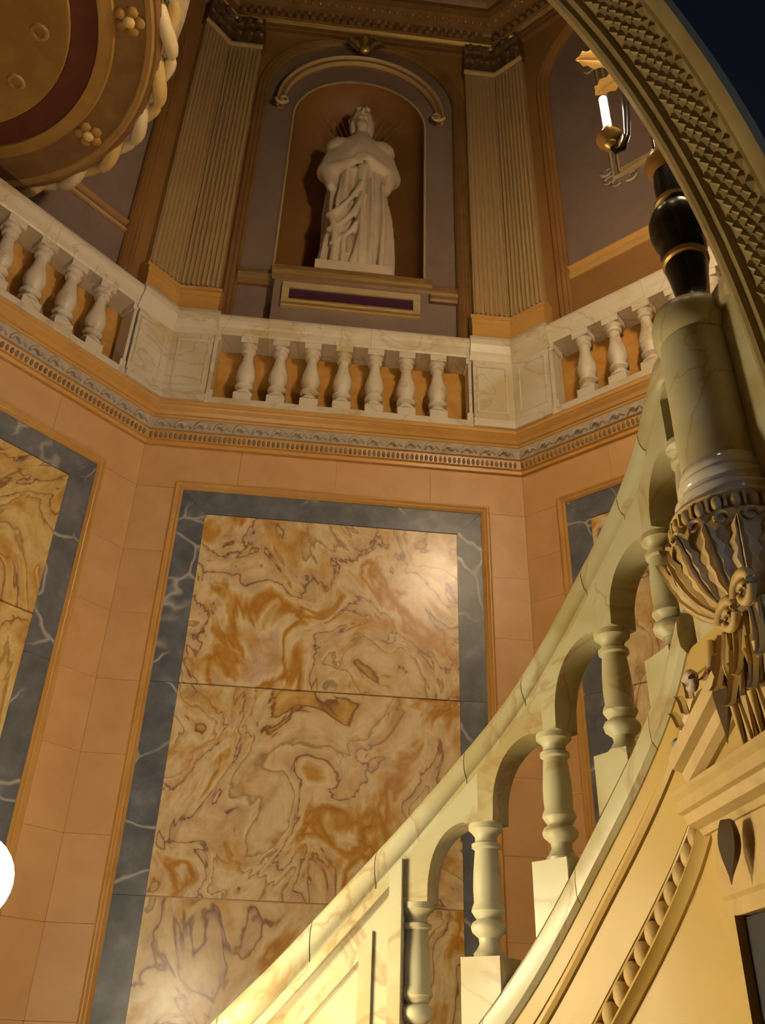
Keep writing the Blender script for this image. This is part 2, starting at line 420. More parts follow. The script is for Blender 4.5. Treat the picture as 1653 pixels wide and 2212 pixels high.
for s, lab in (('back', 'veined marble balustrade below the statue niche'), ('left', 'veined marble balustrade on the left hall wall under the round soffit'),
               ('right', 'veined marble balustrade on the right hall wall behind the marble drum')):
    F = WF(s); root = empty('balustrade', F(QC, .12, Z_PL), lab, 'balustrade', 'hall balustrades')
    obj('plinth', MB().sweep([[F(q, d, z) for d, z in [(-.039, Z_PL), (.25, Z_PL), (.25, Z_PL+.03), (.235, Z_PL+.04), (.235, Z_B0), (-.039, Z_B0)]] for q in (E_, SD-E_)]), 'marble', root)
    obj('backing_panel', wbox(MB(), s, E_, SD-E_, Z_PL, Z_B1+.04, -.06, -.04), 'amber', root)
    nseg = 5
    for i in range(nseg):
        q0 = E_+(SD-2*E_)*i/nseg+.001; q1 = E_+(SD-2*E_)*(i+1)/nseg-.001
        obj('rail_block', MB().sweep([[F(q, d, z) for d, z in [(-.039, Z_B1), (.225, Z_B1), (.235, Z_B1+.02), (.24, Z_B1+.09), (.262, Z_B1+.11), (.272, Z_B1+.15), (.272, Z_B1+.20), (.255, Z_RT), (.001, Z_RT), (.001, Z_B1+.042), (-.039, Z_B1+.042)]] for q in (q0, q1)]), 'marble', root)
    for i in range(7): baluster(root, s, QC+.319*(i-3), Z_B0, Z_B1-Z_B0, 'marble')
    for q, sg in ((E_, 1), (SD-E_, -1)):
        obj('half_baluster', MB().box((q-.004, .03, Z_B0), (q+sg*.035, .215, Z_B1), F).box((q, .03, Z_B0), (q+sg*.06, .225, Z_B0+.095), F).box((q, .03, Z_B1-.08), (q+sg*.055, .22, Z_B1), F), 'marble', root)
# -------- corner pedestals and fluted pilasters
for c in 'LR':
    pos = WF('back')(0 if c == 'L' else SD, .2, Z_PL)
    nm = {'L': 'left', 'R': 'right'}[c]
    root = empty('corner_pedestal', pos, 'white marble corner pedestal under the fluted pilaster to the %s of the statue' % nm, 'pedestal', 'corner pedestals')
    obj('base', crun(c, [(0.0005, Z_PL), (.275, Z_PL), (.275, Z_PL+.07), (.25, Z_PL+.09), (.25, Z_PL+.11), (0.0005, Z_PL+.11)], E_), 'marble', root)
    obj('die', crun(c, [(0.0005, Z_PL+.11), (.235, Z_PL+.11), (.235, 6.16), (0.0005, 6.16)], E_-.01), 'marble', root)
    obj('cap', crun(c, [(0.0005, 6.16), (.24, 6.16), (.255, 6.22), (.275, 6.25), (.305, 6.33), (.305, 6.40), (.28, 6.46), (0.0005, 6.46)], E_+.02), 'marble', root)
    for sd, q0, q1 in ((('left' if c == 'L' else 'back'), SD-E_+.05, SD-.17), (('back' if c == 'L' else 'right'), .17, E_-.05)):
        F = WF(sd)
        obj('raised_panel', path_mould(sd, [(q0, 5.50), (q0, 6.08), (q1, 6.08), (q1, 5.50), (q0, 5.50)], [(-.012, .234), (-.006, .245), (.006, .245), (.012, .234)]), 'marble', root)
    root = empty('fluted_pilaster', WF('back')(0 if c == 'L' else SD, .12, 6.46), 'straw coloured fluted pilaster folded into the corner %s of the statue niche' % nm, 'pilaster', 'fluted corner pilasters')
    PW = .44
    obj('base', crun(c, [(0.0005, 6.46), (.20, 6.46), (.20, 6.72), (.185, 6.74), (.19, 6.80), (.165, 6.83), (.15, 6.85), (.155, 6.89), (.12, 6.93), (0.0005, 6.93)], PW+.05), 'tan_trim', root)
    obj('shaft', crun(c, [(0.0005, 6.93), (.085, 6.93), (.085, 11.42), (0.0005, 11.42)], PW), 'pilaster', root)
    for sd, rng in ((('left' if c == 'L' else 'back'), (SD-PW+.025, SD-.055)), (('back' if c == 'L' else 'right'), (.055, PW-.025))):
        F = WF(sd); first = None; n = 8
        for i in range(n):
            q = rng[0]+(rng[1]-rng[0])*i/(n-1)
            if first is None:
                mb = MB().sweep([[F(q+.0145*math.cos(a), .083+.024*math.sin(a), z) for a in [math.pi*j/6 for j in range(7)]] for z in (6.97, 11.36)])
                first = obj('flute_rib', mb, 'pilaster', root, 40, origin=F(q, .085, 6.97))
            else: dupe(first, root, F(q, .085, 6.97))
    cap = obj('capital', crun(c, [(0.0005, 11.42), (.10, 11.42), (.125, 11.44), (.105, 11.47), (.115, 11.60), (.15, 11.75), (.21, 11.83), (.21, 11.90), (0.0005, 11.90)], PW+.02), 'capital', root)
    obj('astragal', crun(c, [(.09, 11.40), (.135, 11.40), (.14, 11.42), (.135, 11.44), (.09, 11.44)], PW+.025), 'gilt_pale', cap)
    for sd, qs in ((('left' if c == 'L' else 'back'), (SD-PW+.05, SD-.26, SD-.11)), (('back' if c == 'L' else 'right'), (.11, .26, PW-.05))):
        F = WF(sd)
        for q in qs:
            for z0, hh, dd in ((11.47, .17, .0), (11.60, .19, .03)):
                mb = MB(); rr = []
                for u in [j/5 for j in range(6)]:
                    w = .055*math.sin(math.pi*(.25+.75*(1-u)))**.6+.004
                    d = .125+dd+.02*u+.09*max(0, u-.55)**1.2*2; zz = z0+hh*math.sin(min(1, u*1.15)*math.pi/2)-(.05 if u > .95 else 0)
                    rr.append([F(q-w, d-.01, zz), F(q, d+.015, zz), F(q+w, d-.01, zz), F(q, d-.02, zz)])
                obj('acanthus_leaf', mb.sweep(rr), 'capital', cap, 50)
            obj('volute', MB().ball(F(q, .22, 11.82), (.045, .045, .045), 8, 6), 'gilt' if q == qs[2] else 'capital', cap, 60)

# -------- upper walls: arched recess with niche (back), arched wall panels (left, right)
HW, ZS_O = 1.245, 10.72
NHW, ZS_N, ZN0 = .84, 10.30, 7.36
W = WALLOBJ['back']; F = WF('back')
obj('upper_facing', arched_plate(MB(), 'back', QC, HW, 6.245, ZS_O, 0, SD, Z_TOP, -.12, 0), 'brown', W)
mb = MB(); arched_plate(mb, 'back', QC, NHW, ZN0, ZS_N, QC-HW-.02, QC+HW+.02, ZS_O+HW+.02, -.16, -.06)
wbox(mb, 'back', QC-HW-.02, QC+HW+.02, 6.245, ZN0, -.16, -.06)
obj('recess_panel', mb, 'mauve', W)
# niche: half cylinder and quarter dome
mb = MB(); rings = []; n = 20
for j in range(4):
    z = ZN0+(ZS_N-ZN0)*j/3
    rings.append([F(QC-NHW*math.cos(math.pi*i/n), -.06-.62*math.sin(math.pi*i/n), z) for i in range(n+1)])
for j in range(1, 9):
    e = math.pi/2*j/8
    rings.append([F(QC-NHW*math.cos(math.pi*i/n)*math.cos(e), -.06-.62*math.sin(math.pi*i/n)*math.cos(e), ZS_N+NHW*math.sin(e)) for i in range(n+1)])
mb.sweep(rings, closed=False)
mb.add([F(QC-NHW*math.cos(math.pi*i/n), -.06-.62*math.sin(math.pi*i/n), ZN0) for i in range(n+1)], [tuple(range(n+1))])
obj('niche_shell', mb, 'niche', W, 50)
obj('niche_arris', path_mould('back', U_path(QC, NHW, ZN0, ZS_N), [(-.004, -.062), (-.004, -.05), (.008, -.044), (.022, -.05), (.022, -.0605)]), 'gilt_pale', W, 40)
for side in ('back', 'left', 'right'):
    hw, zs, zb, nm = (HW, ZS_O, 6.3, 'back') if side == 'back' else (1.13, 10.62, 6.3, side)
    W = WALLOBJ[side]
    if side != 'back':
        obj('upper_facing', arched_plate(MB(), side, QC, hw, 6.245, zs, 0, SD, Z_TOP, -.12, 0), 'brown', W)
        mb = MB(); wbox(mb, side, QC-hw-.05, QC+hw+.05, 7.3, zs+hw+.05, -.16, -.06); obj('wall_panel', mb, 'mauve', W)
        mb = MB(); wbox(mb, side, QC-hw-.05, QC+hw+.05, 6.245, 7.3, -.16, -.045); obj('dado_panel', mb, 'mauve' if side == 'left' else 'brown', W)
        obj('dado_rail', wrun(side, [(-.0595, 7.22), (-.03, 7.22), (-.02, 7.25), (-.045, 7.27), (-.045, 7.34), (-.03, 7.35), (-.01, 7.375), (-.01, 7.39), (-.03, 7.40), (-.0595, 7.40)], QC-hw, QC+hw), 'tan_trim' if side == 'right' else 'brown', W)
        obj('gilt_fillet', wrun(side, [(-.03, 7.243), (-.012, 7.246), (-.012, 7.262), (-.03, 7.265)], QC-hw, QC+hw), 'gilt_pale', W)
    P = U_path(QC, hw, zb, zs)
    obj('arch_moulding', path_mould(side, P, [(-.035, -.07), (-.035, -.02), (-.015, .012), (.0, .004), (.012, .02), (.03, .03), (.05, .018), (.06, .03), (.085, .036), (.10, .02), (.115, .0), (.115, -.05)]), 'brown' if side != 'back' else 'cornice', W, 30)
# -------- entablature
for k, s in enumerate(('back', 'left', 'right', 'west', 'east')):
    nm = {'back': 'centre', 'left': 'left', 'right': 'right', 'west': 'far left', 'east': 'far right'}[s]
    t = struct('trim_%d' % (k+4), wrun(s, [(0.0005, 11.90), (.06, 11.90), (.06, 11.99), (.075, 11.99), (.075, 12.07), (.10, 12.08), (.13, 12.12), (.15, 12.12), (.15, 12.24), (.19, 12.26), (.22, 12.30), (.36, 12.32), (.40, 12.40), (.40, 12.50), (.46, 12.54), (.55, 12.66), (.55, Z_TOP), (-.03, Z_TOP)]), 'cornice', 'dark umber entablature with small dentils on the %s wall' % nm)
    if s in ('back', 'left', 'right'):
        obj('gilt_fillet', wrun(s, [(.06, 12.072), (.098, 12.074), (.125, 12.10), (.10, 12.115), (.06, 12.115)]), 'gilt', t)
        F = WF(s); q = .14; first = None
        while q < SD-.13:
            c = F(q, .19, 12.20)
            if first is None: first = obj('dentil', MB().box((q-.03, .14, 12.135), (q+.03, .205, 12.23), F), 'cornice', t, None, c)
            else: dupe(first, t, c)
            q += .105
        q = .12; first = None
        while q < SD-.10:
            c = F(q, .30, 12.30)
            if first is None: first = obj('gilt_drop', MB().ball(c, (.022, .022, .034), 8, 5), 'gilt', t, 60, c)
            else: dupe(first, t, c)
            q += .105

# ------------------------------------------------------------------ niche: ledge, plaque, hood moulding, sunburst, statue
F = WF('back'); QS = 1.85; ZL = 7.37
led = empty('niche_ledge', F(QC, .05, 6.46), 'brown ledge with gilt line carrying the statue', 'ledge')
def hrun(q0, q1, prof): return MB().sweep([[F(q, d, z) for d, z in prof] for q in (q0, q1)])
sill = lambda d: [(-.059, 7.20), (d-.07, 7.20), (d-.055, 7.235), (d-.03, 7.25), (d-.02, 7.285), (d, 7.30), (d, ZL-.02), (d-.012, ZL), (-.059, ZL)]
obj('sill', hrun(QS-.87, QS+.87, sill(.15)), 'cornice', led)
obj('side_sill', hrun(QC-HW+.03, QS-.872, sill(.05)), 'cornice', led); obj('side_sill', hrun(QS+.872, QC+HW-.03, sill(.05)), 'cornice', led)
obj('gilt_line', hrun(QS-.875, QS+.875, [(.09, 7.246), (.128, 7.252), (.136, 7.285), (.09, 7.285)]), 'gilt', led)
obj('gilt_line', hrun(QC-HW+.03, QS-.877, [(-.01, 7.246), (.03, 7.252), (.038, 7.285), (-.01, 7.285)]), 'gilt', led); obj('gilt_line', hrun(QS+.877, QC+HW-.03, [(-.01, 7.246), (.03, 7.252), (.038, 7.285), (-.01, 7.285)]), 'gilt', led)
obj('ledge_block', MB().box((QS-.84, -.059, 6.46), (QS+.84, .085, 7.20), F), 'mauve', led)
pl = empty('name_plaque', F(QS, .09, 6.79), 'dark purple stone plaque in a gilt frame below the statue', 'plaque')
obj('panel', MB().box((QS-.67, .0855, 6.88), (QS+.67, .10, 7.06), F), 'purple', pl)
for nm, a, b in (('frame_rail', (QS-.745, 6.79), (QS+.745, 6.885)), ('frame_rail', (QS-.745, 7.055), (QS+.745, 7.14)), ('frame_stile', (QS-.745, 6.887), (QS-.668, 7.053)), ('frame_stile', (QS+.668, 6.887), (QS+.745, 7.053))):
    obj(nm, MB().box((a[0], .0855, a[1]), (b[0], .118, b[1]), F), 'gilt_pale', pl)
obj('gilt_fillet', MB().box((QS-.75, .10, 6.80), (QS+.75, .135, 6.83), F), 'gilt', pl)
obj('gilt_fillet', MB().box((QS-.68, .10, 6.872), (QS+.68, .128, 6.89), F), 'gilt', pl)
# hood moulding with scrolled ends
hd = empty('hood_moulding', F(QC, .05, 10.3), 'pale gilded arched hood moulding with scrolled ends over the niche', 'moulding')
RH = 1.02; ZH = 10.47
def arcp(r, a0, a1, n): return [(QC-r*math.cos(R_(a0+(a1-a0)*i/n)), ZH+r*1.02*math.sin(R_(a0+(a1-a0)*i/n))) for i in range(n+1)]
for o, w in ((.0, .022), (.075, .03)):
    obj('arched_roll', path_mould('back', arcp(RH+o-.03, -4, 184, 40), [(-w/2, -.02), (-w/2, .02+o*.4), (-w/4, .036+o*.4), (w/4, .036+o*.4), (w/2, .02+o*.4), (w/2, -.02)]), 'gilt_pale', hd, 40)
obj('arched_cove', path_mould('back', arcp(RH+.0, -4, 184, 40), [(-.03, -.06), (-.03, .018), (.05, .03), (.05, -.06)]), 'brown', hd, 40)
for sg in (-1, 1):
    pts = []
    for i in range(26):
        a = i/25*R_(500); r = .085*(1-i/25*.82)
        pts.append(F(QC+sg*(RH+.055-.085+r*math.cos(a)), .075+.002*i/25, ZH-.07-r*math.sin(a)))
    obj('scroll_end', MB().tube(pts, [.026-.014*i/25 for i in range(26)], 8), 'gilt_pale', hd, 60)
cr = empty('keystone_crest', F(QC, .08, 11.62), 'gilt leaf crest at the crown of the niche arch', 'ornament')
for k in range(7):
    a = R_(-66+22*k); rr = []
    for u in [j/6 for j in range(7)]:
        w = .045*math.sin(math.pi*min(.95, .15+.8*u)); l = .08+.24*u*(1-.05*abs(k-3))
        c = (QC+l*math.sin(a), 11.66+l*math.cos(a)); tx, tz = math.cos(a), -math.sin(a); d = .05+.07*math.sin(u*2.4)
        rr.append([F(c[0]-tx*w, d, c[1]-tz*w), F(c[0], d+.02, c[1]), F(c[0]+tx*w, d, c[1]+tz*w), F(c[0], d-.02, c[1])])
    obj('crest_leaf', MB().sweep(rr), 'gilt' if k % 2 else 'capital', cr, 50)
obj('crest_boss', MB().ball(F(QC, .10, 11.66), (.075, .06, .07), 12, 8), 'gilt', cr, 60)
# sunburst
sb = empty('sunburst', F(QS, -.35, 9.95), 'gilt sunburst rays fanned out behind the statue head', 'ornament')
for k in range(13):
    a = R_(-33+5.5*k); l0, l1 = .62, 1.06+.12*(k % 2)
    w = .009
    ax = (math.sin(a), math.cos(a)); c = lambda l, o, d: F(QS+ax[0]*l+ax[1]*o, d, 9.78+ax[1]*l-ax[0]*o)
    dd = -.34
    obj('ray', MB().sweep([[c(l0, -w, dd), c(l0, 0, dd+.015), c(l0, w, dd), c(l0, 0, dd-.01)], [c(l1, -.003, dd+.02), c(l1, 0, dd+.026), c(l1, .003, dd+.02), c(l1, 0, dd+.015)]]), 'gilt', sb)
# statue
st = empty('statue', F(QS, -.1, ZL), 'robed white marble statue with arms folded standing in the arched niche', 'statue')
obj('base', MB().box((QS-.425, -.40, ZL), (QS+.425, .145, ZL+.13), F).box((QS-.41, -.39, ZL+.13), (QS+.41, .13, ZL+.15), F), 'statue', st)
mb = MB(); n = 56
prof = [(0, .385, .23), (.12, .38, .235), (.5, .365, .23), (.9, .345, .22), (1.25, .335, .205), (1.5, .335, .20), (1.75, .33, .21), (1.95, .36, .22), (2.15, .37, .21), (2.27, .32, .19), (2.36, .22, .16), (2.42, .13, .13), (2.55, .105, .11)]
rings = []
NZ = 60
for j in range(NZ+1):
    z = 2.55*j/NZ
    hx = np.interp(z, [p[0] for p in prof], [p[1] for p in prof]); hy = np.interp(z, [p[0] for p in prof], [p[2] for p in prof])
    amp = .055*max(0, min(1, (1.95-z)/.9)) + .012
    if z > 2.2: amp = .003
    ring = []
    for i in range(n):
        a = 2*math.pi*i/n
        fold = math.sin(9*a+1.1*math.sin(z*1.7)+.6)+.55*math.sin(17*a+2.2*z)+.5*math.sin(5*a-1.6*z+2)
        front = max(0, -math.sin(a))
        k = 1+amp*fold/max(.2, hx)*1.0
        # open mantle: deep vertical channel left of the centre of the robe front
        ch = math.exp(-((a-(4.55-.10*(1.8-z)))/.085)**2)*max(0, min(1, (2.0-z)/.5))*.17 + math.exp(-((a-(4.98-.02*z))/.07)**2)*max(0, min(1, (1.75-z)/.3))*.13
        ch += math.exp(-((a-4.15)/.10)**2)*max(0, min(1, (1.5-z)/.6))*.12
        x = hx*math.cos(a)*k; y = hy*math.sin(a)*(k-ch*2.2)
        ring.append((QS+x, -(y)-.13, ZL+.15+z*1.02))
    rings.append(ring)
rings = [[F(*p) for p in r] for r in rings]
mb.sweep(rings)
sp = lambda x, y, z: F(QS+x, -.13+y, ZL+.15+z*1.02)      # x right, y towards the viewer
def limb(a, b, ra, rb, m=7):
    pts = [sp(*(a[i]+(b[i]-a[i])*k/m for i in range(3))) for k in range(m+1)]
    mb.tube(pts, [ra+(rb-ra)*k/m for k in range(m+1)], 14); mb.ball(pts[0], ra, 14, 9); mb.ball(pts[-1], rb, 12, 8)
for sg in (-1, 1):
    limb((sg*.27, 0, 2.20), (sg*.40, .03, 1.72), .135, .125)           # upper arm in a full cape sleeve
    limb((sg*.40, .03, 1.72), (sg*.10, .25, 1.74+.05*sg), .115, .06)   # forearm folded to the chest
    limb((sg*.38, .06, 1.66), (sg*.33, .10, 1.40), .10, .06)           # hanging cuff of the sleeve
    mb.ball(sp(sg*.24, .05, 2.17), (.20, .14, .17), 16, 10)
    for k in range(4):                                                  # fingers laid over the other arm
        p0 = (sg*.09, .27, 1.79+.05*sg-.028*k); p1 = (-sg*.03, .29-.004*k, 1.785+.03*sg-.030*k)
        limb(p0, p1, .017, .014, 3)
    limb((sg*.10, .26, 1.80+.05*sg), (sg*.03, .285, 1.86+.03*sg), .018, .014, 3)
# mantle swag from the right hand down to the left hem
def drape(p, r0, r1):
    n_ = 12; pts = []
    for i in range(n_+1):
        t = i/n_; q = [(1-t)**2*p[0][k]+2*t*(1-t)*p[1][k]+t*t*p[2][k] for k in range(2)]; pts.append(sp(q[0], .205-.25*q[0]**2*.9+.01*math.sin(t*math.pi), q[1]))
    mb.tube(pts, [r0+(r1-r0)*i/n_ for i in range(n_+1)], 10); mb.ball(pts[0], r0, 10, 6); mb.ball(pts[-1], r1, 10, 6)
for p, r0, r1 in ((((.04, 1.42), (-.10, .95), (-.32, .80)), .03, .04), (((.05, 1.20), (-.02, .72), (-.30, .56)), .035, .04), (((.06, .95), (.02, .52), (-.26, .34)), .035, .035), (((-.30, .80), (-.20, .50), (-.24, .06)), .04, .045),
                  (((.05, .70), (.07, .35), (-.02, .04)), .04, .05), (((-.14, .50), (-.12, .25), (-.13, .03)), .03, .04), (((.16, 1.5), (.20, .8), (.17, .03)), .025, .045), (((.29, 1.4), (.33, .7), (.30, .03)), .025, .04)):
    drape(p, r0, r1)
# short cape over the shoulders, split at the front
cp_prof = [(1.66, .44, .225), (1.72, .475, .25), (1.85, .475, .25), (2.0, .445, .235), (2.2, .365, .205), (2.33, .25, .17), (2.42, .15, .135), (2.50, .12, .12)]
rings = []
for j in range(25):
    z = 1.66+(2.50-1.66)*j/24; hx = np.interp(z, [p[0] for p in cp_prof], [p[1] for p in cp_prof]); hy = np.interp(z, [p[0] for p in cp_prof], [p[2] for p in cp_prof]); ring = []
    for i in range(72):
        a = 2*math.pi*i/72; dn_ = abs(a-4.82); w_ = max(0, min(1, (2.35-z)/.5))
        k = 1+.022*w_*math.sin(13*a+2*z)+.014*w_*math.sin(7*a+1)-.45*w_*math.exp(-(dn_/(.10+.22*w_*w_))**4)
        ring.append(sp(hx*math.cos(a)*(1+(k-1)*.35), -hy*math.sin(a)*k, z+(.03*math.sin(5*a+1)*max(0, 1-(z-1.66)/.2))))
    rings.append(ring)
mb.sweep(rings)
# head: skull, jaw, beard, nose, brow, ears, hair
mb.ball(sp(0, .03, 2.80), (.135, .155, .185), 20, 14); mb.ball(sp(0, .075, 2.70), (.10, .105, .12), 16, 10)
mb.ball(sp(0, .12, 2.60), (.075, .06, .10), 14, 9)
mb.tube([sp(0, .19, 2.86), sp(0, .215, 2.79), sp(0, .205, 2.755)], [.014, .026, .022], 8)
for sg in (-1, 1):
    mb.ball(sp(sg*.055, .172, 2.865), (.045, .02, .016), 10, 6); mb.ball(sp(sg*.13, .02, 2.79), (.02, .035, .045), 8, 6)
    mb.ball(sp(sg*.035, .168, 2.705), (.035, .02, .014), 8, 5)
    mb.ball(sp(sg*.10, -.02, 2.72), (.07, .10, .17), 12, 8)
    for k in range(5): mb.ball(sp(sg*(.04+.025*k), .10-.035*k, 2.955-.02*k), (.04, .05, .035), 8, 6)
mb.ball(sp(0, -.03, 2.86), (.15, .15, .17), 16, 10)
tmp = obj('body', mb, 'statue', st)
md = tmp.modifiers.new('r', 'REMESH'); md.mode = 'VOXEL'; md.voxel_size = .015
ms = tmp.modifiers.new('s', 'SMOOTH'); ms.iterations = 1; ms.factor = .5
dg = bpy.context.evaluated_depsgraph_get()
me = bpy.data.meshes.new_from_object(tmp.evaluated_get(dg)); tmp.modifiers.clear(); tmp.data = me
for p in me.polygons: p.use_smooth = True

# gilt relief frames on the side walls
for s, lab in (('right', 'gilt scrolled frame on the mauve panel of the right wall, behind the candle'), ('left', 'gilt scrolled frame on the mauve panel of the left wall')):
    F = WF(s); fr = empty('wall_frame', F(QC, -.05, 8.3), lab, 'frame', 'gilt wall frames')
    q0, q1, z0, z1 = 1.36, SD-1.36, 8.36, 10.7
    for o, w in ((0, .022), (.075, .018)):
        a, b, c, d = q0+o, q1-o, z0+o, z1-o
        for nm, p, r in (('frame_rail', (a, c), (b, c+w)), ('frame_rail', (a, d-w), (b, d)), ('frame_stile', (a, c+w), (a+w, d-w)), ('frame_stile', (b-w, c+w), (b, d-w))):
            obj(nm, MB().box((p[0], -.06, p[1]), (r[0], -.02, r[1]), F), 'gilt_pale', fr)
    for cq, sg in ((q0, 1), (q1, -1)):
        for cz, sv in ((z0, 1), (z1, -1)):
            for k in range(4):
                pts = []; ca = (cq+sg*(-.06+.16*(k % 2)*(k//2+.6)), cz+sv*(-.07+.17*((k+1) % 2)*(k//2+.5)))
                for i in range(12):
                    a = i/11*R_(330)+k*1.3; r = .085*(1-i/11*.75)
                    pts.append(F(ca[0]+r*math.cos(a), -.045, ca[1]+r*math.sin(a)))
                obj('scroll', MB().tube(pts, [.018-.009*i/11 for i in range(12)], 6), 'relief', fr, 60)

# ------------------------------------------------------------------ the curved stair on the right
ctrl = [(az, r) for az, r in ((-14, 3.78), (-9, 3.77), (-3.4, 3.75), (3.8, 3.70), (12.8, 3.50), (19, 3.20), (22.8, 3.0), (24.9, 2.84), (25.8, 2.75))]
cp = [np.array((r*math.sin(R_(a)), r*math.cos(R_(a)))) for a, r in ctrl]+[np.array((1.205, 2.30)), np.array((1.215, 2.05)), np.array((1.225, 1.80))]
dense = []
for i in range(len(cp)-1):
    p0, p1, p2, p3 = cp[max(i-1, 0)], cp[i], cp[i+1], cp[min(i+2, len(cp)-1)]
    for k in range(24):
        t = k/24; dense.append(.5*((2*p1)+(-p0+p2)*t+(2*p0-5*p1+4*p2-p3)*t*t+(-p0+3*p1-3*p2+p3)*t**3))
dense.append(cp[-1]); dense = np.array(dense)
ker = np.ones(31)/31                                     # even out the curvature of the plan
pad = np.vstack([dense[:1]-(dense[1]-dense[0])*np.arange(15, 0, -1)[:, None], dense, dense[-1:]+(dense[-1]-dense[-2])*np.arange(1, 16)[:, None]])
dense = np.stack([np.convolve(pad[:, i], ker, 'valid') for i in (0, 1)], 1)
seg = np.hypot(*np.diff(dense, axis=0).T); SS = np.concatenate([[0], np.cumsum(seg)]); SLEN = SS[-1]
def pl_pos(s): return np.array((np.interp(s, SS, dense[:, 0]), np.interp(s, SS, dense[:, 1])))
def pl_tan(s):
    a, b = pl_pos(max(0, s-.03)), pl_pos(min(SLEN, s+.03)); d = b-a; return d/np.hypot(*d)
def SP(s, u, z):
    p, t = pl_pos(s), pl_tan(s); return (p[0]+t[1]*u, p[1]-t[0]*u, z)
AZ = np.degrees(np.arctan2(dense[:, 0], dense[:, 1])); RR = np.hypot(dense[:, 0], dense[:, 1])
mono = np.maximum.accumulate(AZ+np.arange(len(AZ))*1e-6)
def s_of(az): return float(np.interp(az, mono, SS))
rail_d = [(-3.4, .0314), (.1, .0927), (3.8, .165), (11.0, .308), (14.1, .373), (19.0, .513), (22.6, .627), (25.1, .729), (26.7, .818)]
rs = np.array([s_of(a) for a, t in rail_d]); rz = np.array([t*np.interp(s_of(a), SS, RR) for a, t in rail_d])
_g = np.linspace(-.4, SLEN+.4, 900); _sl = (rz[2]-rz[0])/(rs[2]-rs[0]); _se = (rz[-1]-rz[-3])/(rs[-1]-rs[-3])
_z = np.where(_g < rs[0], rz[0]+(_g-rs[0])*_sl, np.where(_g > rs[-1], rz[-1]+(_g-rs[-1])*_se, np.interp(_g, rs, rz)))
_k = int(.34/(_g[1]-_g[0]))//2*2+1; _w = np.hanning(_k+2)[1:-1]; _w /= _w.sum()
_zz = np.convolve(np.pad(_z, _k//2, mode='reflect', reflect_type='odd'), _w, 'valid')
def rail_z(s): return np.interp(s, _g, _zz)
str_d = [(12.8, .0721), (19, .2212), (22.8, .3332), (24.9, .4178), (25.8, .4624)]
ss_ = np.array([s_of(a) for a, t in str_d]); sz = np.array([t*np.interp(s_of(a), SS, RR) for a, t in str_d])
GC = np.polyfit(ss_, rail_z(ss_)-sz, 1)
S_A, S_B, S_C = s_of(3.8), s_of(25.9), s_of(27.2)
def z_rail(s): return float(rail_z(min(s, S_C)))
def z_str(s): return z_rail(min(s, S_B))-float(np.polyval(GC, max(min(s, S_B), s_of(5))))
ZLAND = z_str(S_B)
def srun(prof, s0, s1, n, zf):
    return MB().sweep([[SP(s, u, zf(s)+v) for u, v in prof] for s in [s0+(s1-s0)*i/n for i in range(n+1)]])
S0 = .02; S_END = s_of(28.5)
p0 = SP(s_of(12), 0, ZF)
stair = empty('staircase', p0, 'curved marble staircase climbing to the right in front of the onyx panels', 'staircase')
obj('string', srun([(0, -.14), (0, -.226), (-.03, -.228), (-.03, -.233), (.0, -.236), (.012, -.245), (.014, -.265), (.006, -.284), (-.03, -.287), (-.03, -.292), (0, -.295), (0, -.485), (-.14, -.485), (-.14, -.14)], S0, S_END, 70, z_str), 'stairwall', stair, 30)
# string capping in blocks
k = 0; s = S0
while s < S_B:
    s2 = min(s+.42, S_B)
    obj('string_capping', srun([(.006, -.145), (.022, -.125), (.026, -.08), (.022, -.035), (.004, -.012), (-.03, 0), (-.14, 0), (-.14, -.145)], s+.0015, s2-.0015, 8, z_str), 'stair', stair, 35); s = s2
obj('bead_channel', srun([(0, -.485), (-.03, -.487), (-.03, -.493), (.004, -.496), (.002, -.503), (-.03, -.505), (-.04, -.54), (-.03, -.585), (.004, -.588), (.022, -.592), (.028, -.607), (.012, -.62), (.0, -.64), (-.14, -.64), (-.14, -.485)], S0, S_END, 70, z_str), 'stairwall', stair, 30)
s = s_of(14.5)
while s < s_of(25.2):
    z = z_str(s)-.54; obj('bead', MB().ball(SP(s, -.012, z-.004), (.031, .031, .04), 10, 7), 'carve', stair, 60); s += .052
# treads behind the string
s = s_of(-6); 
while s < S_B-.05:
    zt = z_str(s)-.06; s2 = s+.175/1.0
    v = [SP(a, u, z) for z in (zt-.22, zt) for a, u in ((s, -.15), (s2, -.15), (s2, -1.25), (s, -1.25))]
    obj('tread', MB().add(v, [(3,2,1,0), (4,5,6,7), (0,1,5,4), (1,2,6,5), (2,3,7,6), (3,0,4,7)]), 'stair', stair); s = s2
# wall under the string (curves round to the doorway on the right)
mb = MB(); n = 60
rows = [[SP(s, -.01, ZF) for s in np.linspace(S0, SLEN, n+1)], [SP(s, -.01, z_str(min(s, S_END))-.60) for s in np.linspace(S0, SLEN, n+1)],
        [SP(s, -.16, z_str(min(s, S_END))-.60) for s in np.linspace(S0, SLEN, n+1)], [SP(s, -.16, ZF) for s in np.linspace(S0, SLEN, n+1)]]
mb.sweep([[r[i] for r in rows] for i in range(n+1)])
struct('wall_stair', mb, 'stairwall', 'honey coloured curved wall below the stair string', 40)
# landing at the stair head
mb = MB().box((1.21, YA1+.002, ZLAND-.28), (CRR[0]-.01, 2.42, ZLAND-.02))
lnd = struct('floor_landing', mb, 'stair', 'stone landing at the head of the curved stair')
wl = struct('wall_landing', MB().box((1.23, YA1+.002, ZF), (1.40, 2.30, ZLAND-.29)), 'stairwall', 'honey coloured wall beside the doorway on the right')

